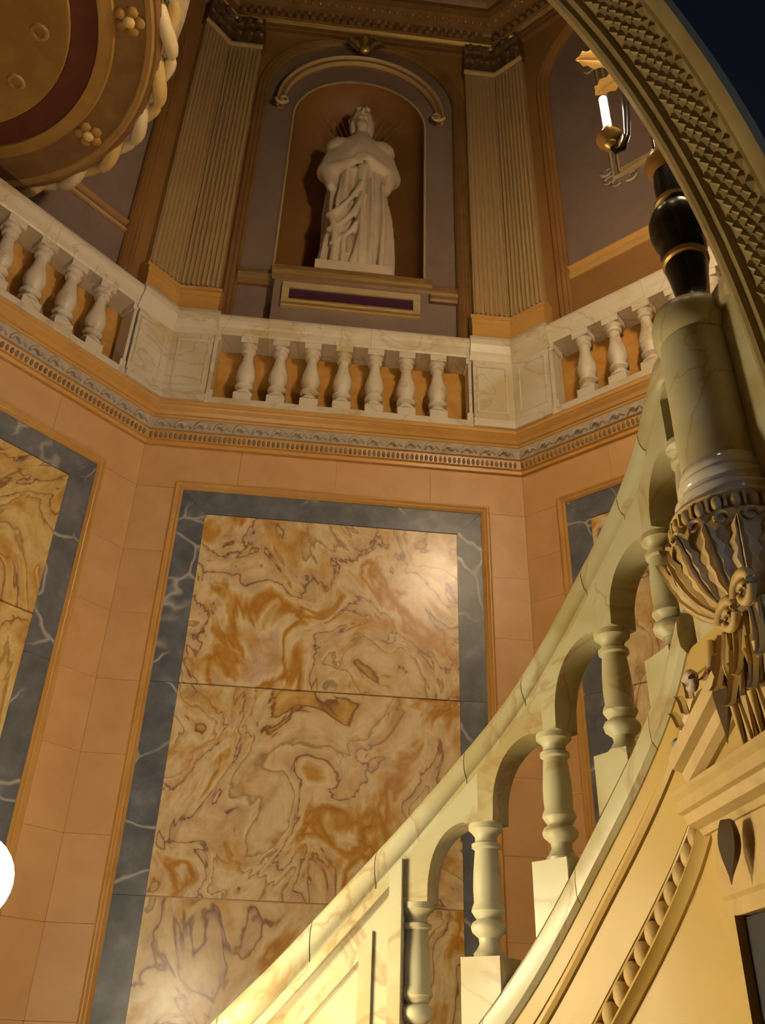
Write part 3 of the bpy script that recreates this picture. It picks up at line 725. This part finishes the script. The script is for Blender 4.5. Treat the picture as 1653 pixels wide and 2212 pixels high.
# stair balustrade: handrail blocks, rampant arches, turned balusters, end panel
sbal = empty('stair_balustrade', SP(s_of(12), -.06, z_str(s_of(12))), 'cream marble stair balustrade with rampant arches and turned balusters', 'balustrade')
UC = -.06
rp = [(-.078, -.15), (.062, -.15), (.062, -.125), (.074, -.118), (.084, -.095), (.088, -.06), (.078, -.028), (.052, -.006), (.0, .004), (-.052, -.006), (-.078, -.028), (-.088, -.06), (-.084, -.095), (-.078, -.118)]
rp = [(u+UC, v) for u, v in rp]
S_R = s_of(28.7)
cuts = [S0+.05, s_of(-3.0), s_of(1.9), s_of(5.6), s_of(11.2), s_of(15.2), s_of(19.9), s_of(23.1), s_of(25.3), S_R]
for a, b in zip(cuts[:-1], cuts[1:]):
    if b > a+.02: obj('handrail_block', srun(rp, a+.0018, b-.0018, 10, z_rail), 'stair', sbal, 40)
b_az = [7.75, 11.85, 16.2, 20.45, 24.2, 26.9]
b_s = [s_of(a) for a in b_az]
capz = [z_rail(s)-.335 for s in b_s]
TH = .062; HWc = .062
def arch_bay(i):
    a, b = b_s[i], b_s[i+1]; n = 26; xs = [a+(b-a)*k/n for k in range(n+1)]
    if i == 0: xs = [s_of(7.25)+.001]+xs
    xs = sorted(set(xs+[a+HWc, a+HWc+.004, a+HWc+.012, b-HWc*.9])); rows = []
    for s in xs:
        if s <= a+HWc: zb = capz[i]
        elif s >= b-HWc*.9: zb = capz[i+1]
        else:
            t = (s-a-HWc)/(b-HWc*1.9-a); zb = capz[i]+(capz[i+1]+.005-capz[i])*math.sqrt(max(0, 1-(1-t)**2))**.8
        zt = z_rail(s)-.145
        zb = min(zb, zt-.03)
        rows.append([SP(s, UC+TH, zt), SP(s, UC+TH, zb), SP(s, UC-TH, zb), SP(s, UC-TH, zt)])
    obj('arch_block', MB().sweep(rows), 'stair', sbal, 35)
for i in range(len(b_s)-1): arch_bay(i)
def turned(h):
    z = lambda t: h*t
    return [(.055, 0), (.058, z(.03)), (.046, z(.06)), (.036, z(.10)), (.038, z(.14)), (.062, z(.185)), (.066, z(.22)), (.060, z(.25)), (.043, z(.275)), (.052, z(.30)), (.062, z(.335)), (.060, z(.36)), (.052, z(.40)),
            (.054, z(.50)), (.052, z(.62)), (.047, z(.74)), (.044, z(.80)), (.056, z(.815)), (.056, z(.845)), (.043, z(.86)), (.042, z(.90)), (.052, z(.93)), (.066, z(.955)), (.066, z(1.0))]
HB = .46
for i, s in enumerate(b_s):
    p = SP(s, UC, capz[i]-HB)
    if i == 0: first = obj('turned_baluster', MB().lathe(turned(HB), p, 20), 'stair', sbal, 40, origin=p)
    else: dupe(first, sbal, p)
    t = pl_tan(s); fr = lambda a, b, z, s=s: SP(s+a, UC+b, z)
    # pedestal block whose foot follows the slope of the string
    rows = []
    for a in (-.078, -.04, 0, .04, .078): rows.append([fr(a, .075, z_str(s+a)-.02), fr(a, -.075, z_str(s+a)-.02), fr(a, -.075, capz[i]-HB), fr(a, .075, capz[i]-HB)])
    obj('baluster_block', MB().sweep(rows), 'stair', sbal)
# solid end panel
s_e = s_of(7.25); s_l = S0+.06; n = 30
rows = []
for s in [s_l+(s_e-s_l)*k/n for k in range(n+1)]:
    rows.append([SP(s, UC+TH, z_rail(s)-.145), SP(s, UC+TH, z_str(s)-.01), SP(s, UC-TH, z_str(s)-.01), SP(s, UC-TH, z_rail(s)-.145)])
ep = obj('end_panel', MB().sweep(rows), 'stair', sbal, 30)
for ins, pr in ((.0, .022), (.115, .012)):
    # raised border strips along the panel edge
    w = .05
    rr = [[SP(s, UC+TH+u, z) for u, z in ((-.01, z_str(s_l)-.01), (pr, z_str(s_l)-.01), (pr, z_str(s_l)), (-.01, z_str(s_l)))] for s in ()]
    a0, a1 = s_e-ins-w, s_e-ins
    v = [SP(s, UC+TH+u, z) for u in (-.005, pr) for s, z in ((a0, z_str(a0)), (a1, z_str(a1)), (a1, z_rail(a1)-.15-ins*1.2), (a0, z_rail(a0)-.15-ins*1.2))]
    obj('border_strip', MB().add(v, [(3,2,1,0), (4,5,6,7), (0,1,5,4), (1,2,6,5), (2,3,7,6), (3,0,4,7)]), 'stair', ep)
    obj('border_strip', srun([(UC+TH-.005, -.15-ins*1.2), (UC+TH+pr, -.155-ins*1.2), (UC+TH+pr, -.20-ins*1.2), (UC+TH-.005, -.205-ins*1.2)], s_l, a0, 20, z_rail), 'stair', ep)

# ------------------------------------------------------------------ drum newel, corbel, candelabrum
DC = (1.222, 2.10); DRAD = .118; ZD0, ZD1 = 1.405, 2.22
dn = empty('newel_drum', (DC[0], DC[1], ZD0), 'pale veined marble drum with ringed foot at the stair head', 'newel post')
obj('shaft', MB().lathe([(DRAD, ZD0+.155), (DRAD*.985, ZD0+.4), (DRAD*.97, ZD1-.16)], (DC[0], DC[1], 0), 36), 'stair', dn, 40)
obj('foot', MB().lathe([(.06, ZD0), (.145, ZD0), (.155, ZD0+.015), (.155, ZD0+.035), (.142, ZD0+.048), (.132, ZD0+.055), (.13, ZD0+.07), (.138, ZD0+.078), (.14, ZD0+.092), (.132, ZD0+.102), (.124, ZD0+.108), (.13, ZD0+.118), (.13, ZD0+.13), (.122, ZD0+.14), (DRAD, ZD0+.156)], (DC[0], DC[1], 0), 40), 'polished', dn, 40)
obj('cap', MB().lathe([(DRAD*.97, ZD1-.161), (.112, ZD1-.15), (.124, ZD1-.135), (.131, ZD1-.10), (.130, ZD1-.06), (.118, ZD1-.02), (.09, ZD1), (.0, ZD1)], (DC[0], DC[1], 0), 36), 'stair', dn, 50)
pw = empty('parapet_wall', (1.30, 1.9, ZLAND), 'pale green marble parapet running from the drum to the great arch', 'parapet')
obj('parapet_slab', MB().box((1.27, YA1+.004, ZLAND-.02), (1.39, 2.03, ZD1-.10)), 'stair', pw)
obj('parapet_rail', MB().sweep([[(x, y, z) for x, z in ((1.25, ZD1-.10), (1.245, ZD1-.07), (1.25, ZD1-.02), (1.28, ZD1), (1.38, ZD1), (1.41, ZD1-.02), (1.415, ZD1-.07), (1.41, ZD1-.10))] for y in (YA1+.004, 2.03)]), 'stair', pw)
cb = empty('carved_corbel', (DC[0], DC[1], .75), 'ochre acanthus corbel carrying the marble drum', 'corbel')
obj('bell', MB().lathe([(.10, 1.404), (.17, 1.40), (.178, 1.385), (.165, 1.37), (.168, 1.335), (.182, 1.325), (.194, 1.29), (.196, 1.24), (.186, 1.19), (.16, 1.14), (.12, 1.10), (.07, 1.075), (.0, 1.065)], (DC[0], DC[1], 0), 32), 'carve', cb, 45)
for k in range(22):
    a = 2*math.pi*k/22; c = (DC[0]+.172*math.cos(a), DC[1]+.172*math.sin(a), 1.352)
    obj('egg', MB().ball(c, (.016, .016, .024), 8, 6), 'carve', cb, 60)
    a2 = a+math.pi/22; obj('dart', MB().box((.164, -.004, 1.335), (.182, .004, 1.375), lambda x, y, z: (DC[0]+x*math.cos(a2)-y*math.sin(a2), DC[1]+x*math.sin(a2)+y*math.cos(a2), z)), 'carve', cb)
def leaf(mb, base, outdir, up, L, w, curl, n=8):
    """ribbed acanthus leaf: outline scalloped, tip curling along outdir"""
    o = Vector(outdir).normalized(); U = Vector(up).normalized(); sd = U.cross(o).normalized(); rings = []
    for j in range(n+1):
        u = j/n; wd = w*(math.sin(math.pi*(.22+.76*u))**.7)*(1+.16*math.cos(u*n*math.pi))
        c = Vector(base)+U*L*math.sin(min(u*1.1, 1)*math.pi/2)+o*(curl*u**2.2)
        rings.append([c-sd*wd, c-sd*wd*.5+o*.010, c-sd*wd*.12+o*.002, c+o*.018, c+sd*wd*.12+o*.002, c+sd*wd*.5+o*.010, c+sd*wd, c-o*.008])
    return mb.sweep(rings)
bp = [(1.075, .07), (1.10, .12), (1.14, .16), (1.19, .186), (1.24, .196), (1.29, .194), (1.325, .182)]
def bowl(a, z, o=0.0):
    r = float(np.interp(z, [p[0] for p in bp], [p[1] for p in bp]))+o; return Vector((DC[0]+r*math.cos(a), DC[1]+r*math.sin(a), z))
for k in range(9):
    a0 = R_(86+k*22.5); rr = []
    for j in range(10):
        u = j/9; z = 1.085+.19*u; wd = .17*math.sin(math.pi*(.18+.8*u))**.7*(1+.22*math.cos(j*math.pi)); cu = .03*max(0, u-.6)**1.5*3
        rr.append([bowl(a0-wd, z, .001+cu), bowl(a0-wd*.5, z, .012+cu), bowl(a0-wd*.12, z, .005+cu), bowl(a0, z, .018+cu), bowl(a0+wd*.12, z, .005+cu), bowl(a0+wd*.5, z, .012+cu), bowl(a0+wd, z, .001+cu), bowl(a0, z, -.004+cu*.6)])
    obj('acanthus_leaf', MB().sweep(rr), 'carve', cb, 40)
    pts = []
    for i in range(12):
        u = i/11; th_ = u*R_(330); r = .026*(1-.6*u); pts.append(bowl(a0+R_(11)+r*math.cos(th_)*5, 1.29+r*math.sin(th_), .006))
    obj('scroll', MB().tube(pts, [.009-.005*i/11 for i in range(12)], 6), 'carve', cb, 60)
for y, z in ((2.00, 1.02), (1.90, 1.05)):
    pts = []
    for i in range(22):
        a = i/21*R_(560); r = .055*(1-i/21*.85); pts.append((1.10-.004*i/21, y+r*math.cos(a), z+r*math.sin(a)))
    obj('volute', MB().tube(pts, [.016-.009*i/21 for i in range(22)], 8), 'carve', cb, 60)
con = empty('carved_console', (1.17, 2.0, .705), 'ribbed carved console slab between the corbel and the pediment', 'console')
obj('slab', MB().box((1.13, 1.88, .705), (1.235, 2.11, 1.03)), 'carve', con)
for k in range(7):
    y = 2.095-.033*k
    obj('rib', MB().tube([(1.125, y, 1.02), (1.115, y+.012*math.sin(k*2), .92), (1.118, y-.01*math.sin(k*2), .82), (1.125, y, .715)], [.008, .013, .012, .006], 6), 'carve', con, 60)
for k in range(5):
    obj('ribbed_leaf', leaf(MB(), (1.122, 2.09-.045*k, 1.01-.06*(k % 2)), (-1, 0, 0), (-.1, .25-.12*k, -1), .15, .022, .025, 6), 'carve', con, 50)
# carved leaf drops hanging on the wall below the corbel
for i, (y, z, L) in enumerate(((2.30, 1.09, .19),)):
    dr = empty('leaf_drop', (1.19, y, z-L), 'long carved leaf drop on the wall left of the corbel', 'carving')
    for j in range(4):
        for sg in (-1, 1):
            obj('drop_leaf', leaf(MB(), (1.195, y+sg*.004, z-.05-L*j/4), (-1, sg*.2, .1), (-.1, sg*.55, -1), L*.36, .022, .035, 6), 'carve', dr, 50)
    obj('stem', MB().tube([(1.19, y, z), (1.18, y, z-L*.5), (1.185, y, z-L)], [.012, .016, .006], 6), 'carve', dr, 60)

cdl = empty('candelabrum', (DC[0]+.03, DC[1], ZD1), 'black bronze and gilt candelabrum standing on the marble drum', 'candelabrum')
CX, CY = DC[0]+.03, DC[1]+.0
c0 = (CX, CY, 0)
obj('foot', MB().lathe([(.072, ZD1), (.072, ZD1+.02), (.062, ZD1+.03), (.056, ZD1+.08), (.066, ZD1+.17), (.074, ZD1+.22), (.074, ZD1+.235)], c0, 28), 'bronze', cdl, 45)
obj('foot_ring', MB().lathe([(.07, ZD1+.236), (.081, ZD1+.245), (.081, ZD1+.265), (.07, ZD1+.275)], c0, 28), 'antique', cdl, 45)
obj('vase', MB().lathe([(.068, ZD1+.276), (.082, ZD1+.30), (.078, ZD1+.33), (.092, ZD1+.36), (.103, ZD1+.41), (.103, ZD1+.46), (.09, ZD1+.50), (.066, ZD1+.53), (.058, ZD1+.545)], c0, 28), 'bronze', cdl, 45)
obj('vase_ring', MB().lathe([(.058, ZD1+.545), (.07, ZD1+.552), (.07, ZD1+.57), (.056, ZD1+.58)], c0, 28), 'antique', cdl, 45)
obj('stem', MB().lathe([(.054, ZD1+.58), (.056, ZD1+.68), (.05, ZD1+.74)], c0, 24), 'bronze', cdl, 45)
obj('leaf_knop', MB().lathe([(.05, ZD1+.74), (.07, ZD1+.77), (.076, ZD1+.80), (.062, ZD1+.84), (.04, ZD1+.87), (.032, ZD1+.89)], c0, 20), 'antique', cdl, 45)
obj('upper_stem', MB().lathe([(.032, ZD1+.89), (.026, ZD1+1.0), (.034, ZD1+1.05), (.024, ZD1+1.12), (.03, ZD1+1.28), (.045, ZD1+1.33), (.03, ZD1+1.40), (.022, ZD1+1.5)], c0, 18), 'bronze', cdl, 45)
ra = math.atan2(.515, -.857); cl_pos = []
for k in range(4):
    a = ra+math.pi/2*k; dx, dy = math.cos(a), math.sin(a)
    A = lambda r, z: (CX+dx*r, CY+dy*r, z)
    zp = 3.27 if k == 0 else 3.30
    rr = .185
    pts = [A(.02, ZD1+1.33), A(.06, ZD1+1.36), A(.095, ZD1+1.30), A(.105, zp+.10), A(.115, zp+.0), A(.14, zp-.07), A(.17, zp-.075), A(rr, zp-.03), A(rr, zp)]
    arm = obj('arm', MB().tube(pts, [.016, .019, .017, .016, .014, .013, .012, .012, .014], 8), 'bronze', cdl, 60)
    c = (CX+dx*rr, CY+dy*rr, 0)
    obj('drip_pan', MB().lathe([(.012, zp-.05), (.03, zp-.035), (.026, zp-.02), (.048, zp+.0), (.055, zp+.018), (.048, zp+.022), (.018, zp+.02), (.024, zp+.05), (.026, zp+.072), (.017, zp+.075)], c, 20), 'antique', arm, 50)
    obj('candle', MB().lathe([(.0165, zp+.074), (.0165, zp+.29), (.010, zp+.297), (.0, zp+.297)], c, 14), 'candle', arm, 40)
    cl_pos.append((c[0], c[1], zp+.2))
for k in range(8):
    a = ra+math.pi/4*k+.2; d = (math.cos(a), math.sin(a), 0)
    obj('gilt_leaf', leaf(MB(), (CX+.05*d[0], CY+.05*d[1], ZD1+1.52), d, (d[0]*1.2, d[1]*1.2, .55), .20, .045, .03), 'antique', cdl, 50)
for i, p in enumerate(cl_pos):
    l = bpy.data.lights.new('candle_light', 'POINT'); l.energy = P_CANDLE; l.color = (1, .78, .48); l.shadow_soft_size = .05
    o = bpy.data.objects.new('candle_light', l); COL.objects.link(o); o.location = (p[0]+(p[0]-CX)*.45, p[1]+(p[1]-CY)*.45, p[2])

# ------------------------------------------------------------------ doorway with broken pediment under the landing
dw = empty('door_surround', (1.15, 2.1, ZF), 'ochre carved doorcase with a broken pediment below the corbel', 'doorcase')
y0, y1 = 2.47, YA1+.004
def yrun(prof, a, b, dz=0): return MB().sweep([[(x, a, z) for x, z in prof], [(x, b, z+dz) for x, z in prof]])
obj('cornice', yrun([(1.24, .575), (1.155, .575), (1.145, .59), (1.115, .60), (1.105, .625), (1.09, .63), (1.09, .66), (1.075, .672), (1.075, .685), (1.24, .70)], y0, y1), 'carve', dw)
obj('raking_cornice', yrun([(1.24, .70), (1.15, .70), (1.13, .715), (1.12, .745), (1.095, .755), (1.085, .79), (1.24, .80)], y0, 2.12, .13), 'carve', dw)
obj('tympanum', MB().add([(x, y, z) for x in (1.165, 1.24) for y, z in ((2.45, .69), (y1, .69), (y1, 1.0), (2.14, .86))], [(0,1,2,3), (7,6,5,4), (0,4,5,1), (1,5,6,2), (2,6,7,3), (3,7,4,0)]), 'stairwall', dw)
obj('frieze', yrun([(1.24, .36), (1.175, .36), (1.175, .40), (1.165, .41), (1.165, .575), (1.24, .575)], 2.44, y1), 'carve', dw)
obj('jamb', yrun([(1.24, ZF), (1.165, ZF), (1.165, .36), (1.24, .36)], 2.46, 2.385), 'stairwall', dw)
obj('doorway', yrun([(1.26, ZF), (1.19, ZF), (1.19, .355), (1.26, .355)], 2.383, y1), 'dark', dw)
for y, z, L in ((2.14, .97, .23), (2.25, .565, .15)):     # dark shadow gaps made as solid lens shapes, tip down
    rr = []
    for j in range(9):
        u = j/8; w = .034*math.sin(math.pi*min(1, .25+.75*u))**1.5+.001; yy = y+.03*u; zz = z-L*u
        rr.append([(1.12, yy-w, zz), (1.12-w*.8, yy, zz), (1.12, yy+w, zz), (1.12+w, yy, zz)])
    pd = obj('shadow_lancet', MB().sweep(rr), 'gap_shade', dw, 50); pd['label'] = 'dark brown pointed lens standing for a shadowed gap'
pts = []
for i in range(20):
    a = i/19*R_(470)+.5; r = .045*(1-i/19*.8); pts.append((1.11, 2.30+r*math.cos(a)*.6, .955+r*math.sin(a)*.6))
ac = empty('acroterion', (1.13, 2.3, .84), 'small carved scroll ornament on the raking cornice', 'ornament')
obj('scroll', MB().tube(pts, [.018-.009*i/19 for i in range(20)], 8), 'relief', ac, 60)
for k in range(3): obj('leaf', leaf(MB(), (1.12, 2.42-.045*k, .865+.028*k), (-1, .2, 0), (-.1, .35-.3*k, 1), .05, .018, .012, 6), 'carve', ac, 50)
obj('rosette', MB().lathe([(0, -.012), (.022, -.01), (.028, 0), (.018, .012), (0, .016)], (1.13, 2.47, .835), 12), 'blue', ac, 50)

# ------------------------------------------------------------------ the great arch in front (its carved soffit crosses the top right)
ECX, EA, EZ, EH = -.54, 1.8, 1.35, 3.19
def EP(th, y, off=0.0):
    """point on the intrados; off > 0 lies inside the opening"""
    x, z = EA*math.cos(th), EH*math.sin(th); nx, nz = math.cos(th)/EA, math.sin(th)/EH; l = math.hypot(nx, nz)
    return (ECX+x-off*nx/l, y, EZ+z-off*nz/l)
ths = [math.pi*i/64 for i in range(65)]
inn = [(ECX+EA, ZF)]+[(EP(t, 0)[0], EP(t, 0)[2]) for t in ths]+[(ECX-EA, ZF)]
X0, X1 = CLL[0]-.3, CRR[0]+.3; out = []
for i, (x, z) in enumerate(inn):
    if i in (0, 1) : out.append((X1, z))
    elif i in (len(inn)-1, len(inn)-2): out.append((X0, z))
    else:
        dx, dz = x-ECX, z-EZ; k = min((X1-ECX)/dx if dx > 1e-6 else ((X0-ECX)/dx if dx < -1e-6 else 1e9), (Z_TOP-EZ)/dz); out.append((ECX+dx*k, EZ+dz*k))
for tx in (X0, X1):
    i = min(range(len(out)), key=lambda i: (out[i][0]-tx)**2+(out[i][1]-Z_TOP)**2); out[i] = (tx, Z_TOP)
v = []; f = []; m = len(inn)
for y in (YA0, YA1): v += [(x, y, z) for x, z in inn]+[(x, y, z) for x, z in out]
for i in range(m-1):
    f += [(i, i+1, m+i+1, m+i), (2*m+i, 3*m+i, 3*m+i+1, 2*m+i+1), (i, 2*m+i, 2*m+i+1, i+1), (m+i, m+i+1, 3*m+i+1, 3*m+i)]
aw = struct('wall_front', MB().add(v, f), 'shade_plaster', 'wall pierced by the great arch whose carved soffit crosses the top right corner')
def emould(prof, a0, a1, n=60): return MB().sweep([[EP(a0+(a1-a0)*i/n, y, o) for y, o in prof] for i in range(n+1)])
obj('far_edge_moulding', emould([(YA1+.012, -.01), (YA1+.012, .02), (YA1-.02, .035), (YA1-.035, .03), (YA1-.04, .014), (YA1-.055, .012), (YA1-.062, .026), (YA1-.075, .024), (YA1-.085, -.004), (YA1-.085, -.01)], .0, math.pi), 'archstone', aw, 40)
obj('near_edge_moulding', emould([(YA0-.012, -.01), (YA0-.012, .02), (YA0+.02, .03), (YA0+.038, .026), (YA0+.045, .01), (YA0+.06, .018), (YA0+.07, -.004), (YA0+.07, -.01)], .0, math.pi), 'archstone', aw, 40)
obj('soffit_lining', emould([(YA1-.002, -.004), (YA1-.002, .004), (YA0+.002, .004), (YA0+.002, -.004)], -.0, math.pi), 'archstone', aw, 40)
# carved diaper of leaves on the soffit, within and just around the view
nrow = 0; th = .02
while th < 1.02:
    ya, yb = YA0+.10, YA1-.115; cols = 4 if nrow % 2 == 0 else 3
    for c in range(cols):
        y = ya+(yb-ya)*((c+.5*(nrow % 2))/3)+random.uniform(-.004, .004); L = math.hypot(EA*math.sin(th), EH*math.cos(th))
        e = lambda dl, dy, o: EP(th+dl/L, y+dy, o)
        for sg in (-1, 1):       # a pair of pointed leaves, tips up
            h = random.uniform(.9, 1.1)
            pts = [e(-.030, 0, .003), e(-.005, sg*.026, .005), e(.036*h, sg*.016, .003), e(.005, sg*.003, .004), e(.002, sg*.014, .026*h)]
            obj('diaper_leaf', MB().add(pts, [(0,1,4), (1,2,4), (2,3,4), (3,0,4), (3,2,1,0)]), 'archstone', aw)
    th += .050/L; nrow += 1
# ------------------------------------------------------------------ round balcony soffit, top left
BC, BR, BZ = (-3.37, 3.83), 1.95, 6.70
bs = empty('round_balcony', (BC[0], BC[1], BZ), 'round balcony seen from below with a red ringed soffit and twisted ribbon edge', 'balcony')
c0 = (BC[0], BC[1], 0)
def ring(r0, r1, za, zb): return MB().lathe([(r0, za), (r1, za), (r1, zb), (r0, zb), (r0, za)], c0, 72)
obj('soffit_slab', MB().lathe([(.4, BZ+.004), (BR-.06, BZ+.004), (BR-.03, BZ+.03), (BR-.03, BZ+.14), (.4, BZ+.14), (.4, BZ+.004)], c0, 72, caps=False), 'cornice', bs, 30)
obj('centre_panel', MB().lathe([(0, BZ-.012), (1.19, BZ-.012), (1.21, BZ-.022), (1.235, BZ-.022), (1.245, BZ+.003)], c0, 72, caps=False), 'soffit_gold', bs, 30)
obj('red_band', MB().lathe([(1.245, BZ+.003), (1.25, BZ-.002), (1.44, BZ-.002), (1.445, BZ+.003)], c0, 72, caps=False), 'red', bs, 30)
obj('band_moulding', MB().lathe([(1.445, BZ+.003), (1.45, BZ-.016), (1.48, BZ-.02), (1.52, BZ-.008), (1.56, BZ-.012), (1.575, BZ+.003)], c0, 72, caps=False), 'soffit_gold', bs, 30)
obj('edge_moulding', MB().lathe([(1.80, BZ+.003), (1.81, BZ-.008), (1.85, BZ-.010), (1.87, BZ+.003)], c0, 72, caps=False), 'soffit', bs, 30)
for k in range(9):
    a = 2*math.pi*k/9+.08; c = (BC[0]+1.68*math.cos(a), BC[1]+1.68*math.sin(a)); fl = None
    mb = MB().ball((c[0], c[1], BZ-.02), (.05, .05, .03), 8, 6); o = obj('rosette', mb, 'ribbon', bs, 60)
    for j in range(5):
        b = a+2*math.pi*j/5; mb = MB().ball((c[0]+.075*math.cos(b), c[1]+.075*math.sin(b), BZ-.0), (.052, .052, .03), 8, 5); obj('petal', mb, 'soffit_gold', o, 60)
for k in range(12):
    a = 2*math.pi*k/12+.3; c = (BC[0]+1.02*math.cos(a), BC[1]+1.02*math.sin(a), BZ-.0)
    obj('ring_boss', MB().lathe([(.03, 0), (.045, -.03), (.065, -.03), (.08, 0)], c, 14), 'soffit', bs, 40)
obj('centre_boss', MB().lathe([(0, -.12), (.08, -.10), (.16, -.04), (.30, -.05), (.34, 0)], (BC[0], BC[1], BZ), 32), 'soffit_gold', bs, 40)
NW = 27
for k in range(NW):
    for st_ in (0, 1):
        pts = []; rad = []
        for i in range(13):
            u = i/12; ph = 2*math.pi*(k+u)/NW; ps = math.pi*(u+.0)+math.pi*st_+k*math.pi
            ro = BR-.0+.052*math.cos(ps); pts.append((BC[0]+ro*math.cos(ph), BC[1]+ro*math.sin(ph), BZ+.115+.052*math.sin(ps))); rad.append(.030+.034*math.sin(math.pi*min(1, max(0, u)))**.5)
        obj('ribbon_wrap', MB().tube(pts, rad, 8), 'ribbon_pale' if st_ else 'ribbon', bs, 60)
obj('parapet', MB().lathe([(1.70, BZ+.14), (1.97, BZ+.14), (2.0, BZ+.17), (2.0, BZ+.21), (1.95, BZ+.25), (1.93, BZ+.30), (1.93, BZ+.95), (2.0, BZ+1.0), (2.02, BZ+1.05), (2.0, BZ+1.1), (1.70, BZ+1.1), (1.70, BZ+.14)], c0, 72, caps=False), 'marble', bs, 30)

# ------------------------------------------------------------------ lamps: stair-foot globe, landing lantern; added rail-foot globe and blue window behind the viewer
gl = empty('newel_lamp', (-1.02, 3.20, ZF), 'bright opal globe lamp at the left edge, on the newel at the stair foot', 'lamp')
gc = (-1.02, 3.20, 0)
obj('newel', MB().lathe([(.20, ZF), (.20, ZF+.25), (.16, ZF+.30), (.15, -.25), (.18, -.20), (.18, -.14), (.06, -.10), (.0, -.10)], gc, 24), 'stair', gl, 40)
obj('stem', MB().lathe([(.05, -.10), (.025, -.02), (.022, .15), (.05, .24), (.06, .30), (.05, .335)], gc, 18), 'bronze', gl, 45)
obj('globe', MB().ball((gc[0], gc[1], .48), .145, 24, 16), 'globe', gl, 80)
l = bpy.data.lights.new('globe_light', 'POINT'); l.energy = P_GLOBE; l.color = (1, .78, .40); l.shadow_soft_size = .155
o = bpy.data.objects.new('globe_light', l); COL.objects.link(o); o.location = (gc[0], gc[1], .48)
g2 = empty('newel_lamp', (-.20, 3.30, ZF), 'small opal globe lamp added below the frame to brighten the foot of the handrail', 'lamp')  # added unseen lamp, there to brighten the rail foot
gc = (-.20, 3.30, 0)
obj('newel', MB().lathe([(.14, ZF), (.14, ZF+.2), (.10, ZF+.25), (.09, -.75), (.12, -.70), (.12, -.65), (.04, -.62), (.0, -.62)], gc, 24), 'stair', g2, 40)  # newel of the added lamp, unseen
obj('stem', MB().lathe([(.04, -.62), (.02, -.56), (.018, -.40), (.04, -.35), (.04, -.33)], gc, 18), 'bronze', g2, 45)
obj('globe', MB().ball((gc[0], gc[1], -.27), .07, 24, 16), 'globe', g2, 80)  # globe of the added lamp
l = bpy.data.lights.new('globe_light', 'POINT'); l.energy = P_GLOBE*.15; l.color = (1, .80, .44); l.shadow_soft_size = .08  # light of the added lamp, brightens the rail foot
o = bpy.data.objects.new('globe_light', l); COL.objects.link(o); o.location = (gc[0], gc[1], -.27)
LX, LY, LZ = 1.95, 2.40, 6.20
ln = empty('hanging_lantern', (LX, LY, LZ-.35), 'gilt hanging lantern over the stair landing, beyond the right edge', 'lantern')
obj('globe', MB().ball((LX, LY, LZ), .2, 24, 16), 'globe', ln, 80)
obj('cage', MB().lathe([(.03, -.34), (.05, -.30), (.12, -.22), (.125, -.19), (.10, -.20)], (LX, LY, LZ), 20).lathe([(.10, .18), (.13, .20), (.08, .28), (.02, .40), (.015, .5)], (LX, LY, LZ), 20), 'gilt', ln, 45)
obj('chain', MB().tube([(LX, LY, LZ+.45), (LX, LY, Z_TOP)], .012, 6), 'gilt', ln)
l = bpy.data.lights.new('lantern_light', 'POINT'); l.energy = P_LANTERN; l.color = WARM; l.shadow_soft_size = .21
o = bpy.data.objects.new('lantern_light', l); COL.objects.link(o); o.location = (LX, LY, LZ)
# vestibule behind the viewer
struct('wall_rear', MB().box((-3.4, -3.35, ZF), (3.2, -3.2, 5.2)), 'brown', 'rear wall of the vestibule behind the viewer')
struct('wall_vestibule_left', MB().box((-3.4, -3.2, ZF), (-3.25, YA0, 5.2)), 'brown', 'left wall of the vestibule')
struct('wall_vestibule_right', MB().box((3.05, -3.2, ZF), (3.2, YA0, 5.2)), 'brown', 'right wall of the vestibule')
struct('ceiling_vestibule', MB().box((-3.4, -3.35, 5.2), (3.2, YA0, 5.35)), 'ceiling', 'dark ceiling of the vestibule')
wn = struct('added_window_1', MB().box((1.5, -3.2, -.4), (2.7, -3.16, 2.0)), 'bronze', 'added unseen bluish window behind the viewer, giving blue glints')  # added unseen source for the blue glints on the drum
for i in range(2):
    for j in range(3): obj('pane', MB().box((1.56+.56*i, -3.158, -.34+.78*j), (2.08+.56*i, -3.15, .36+.78*j)), 'pane', wn)  # panes of the added blue window
l = bpy.data.lights.new('blue_fill_light', 'AREA'); l.shape = 'RECTANGLE'; l.size = 1.1; l.size_y = 2.2; l.energy = P_BLUE_FILL; l.color = (.18, .38, 1.0)  # blue fill light of the added window
o = bpy.data.objects.new('blue_fill_light', l); COL.objects.link(o); o.location = (2.1, -3.12, .8); o.rotation_euler = (R_(90), 0, R_(180))
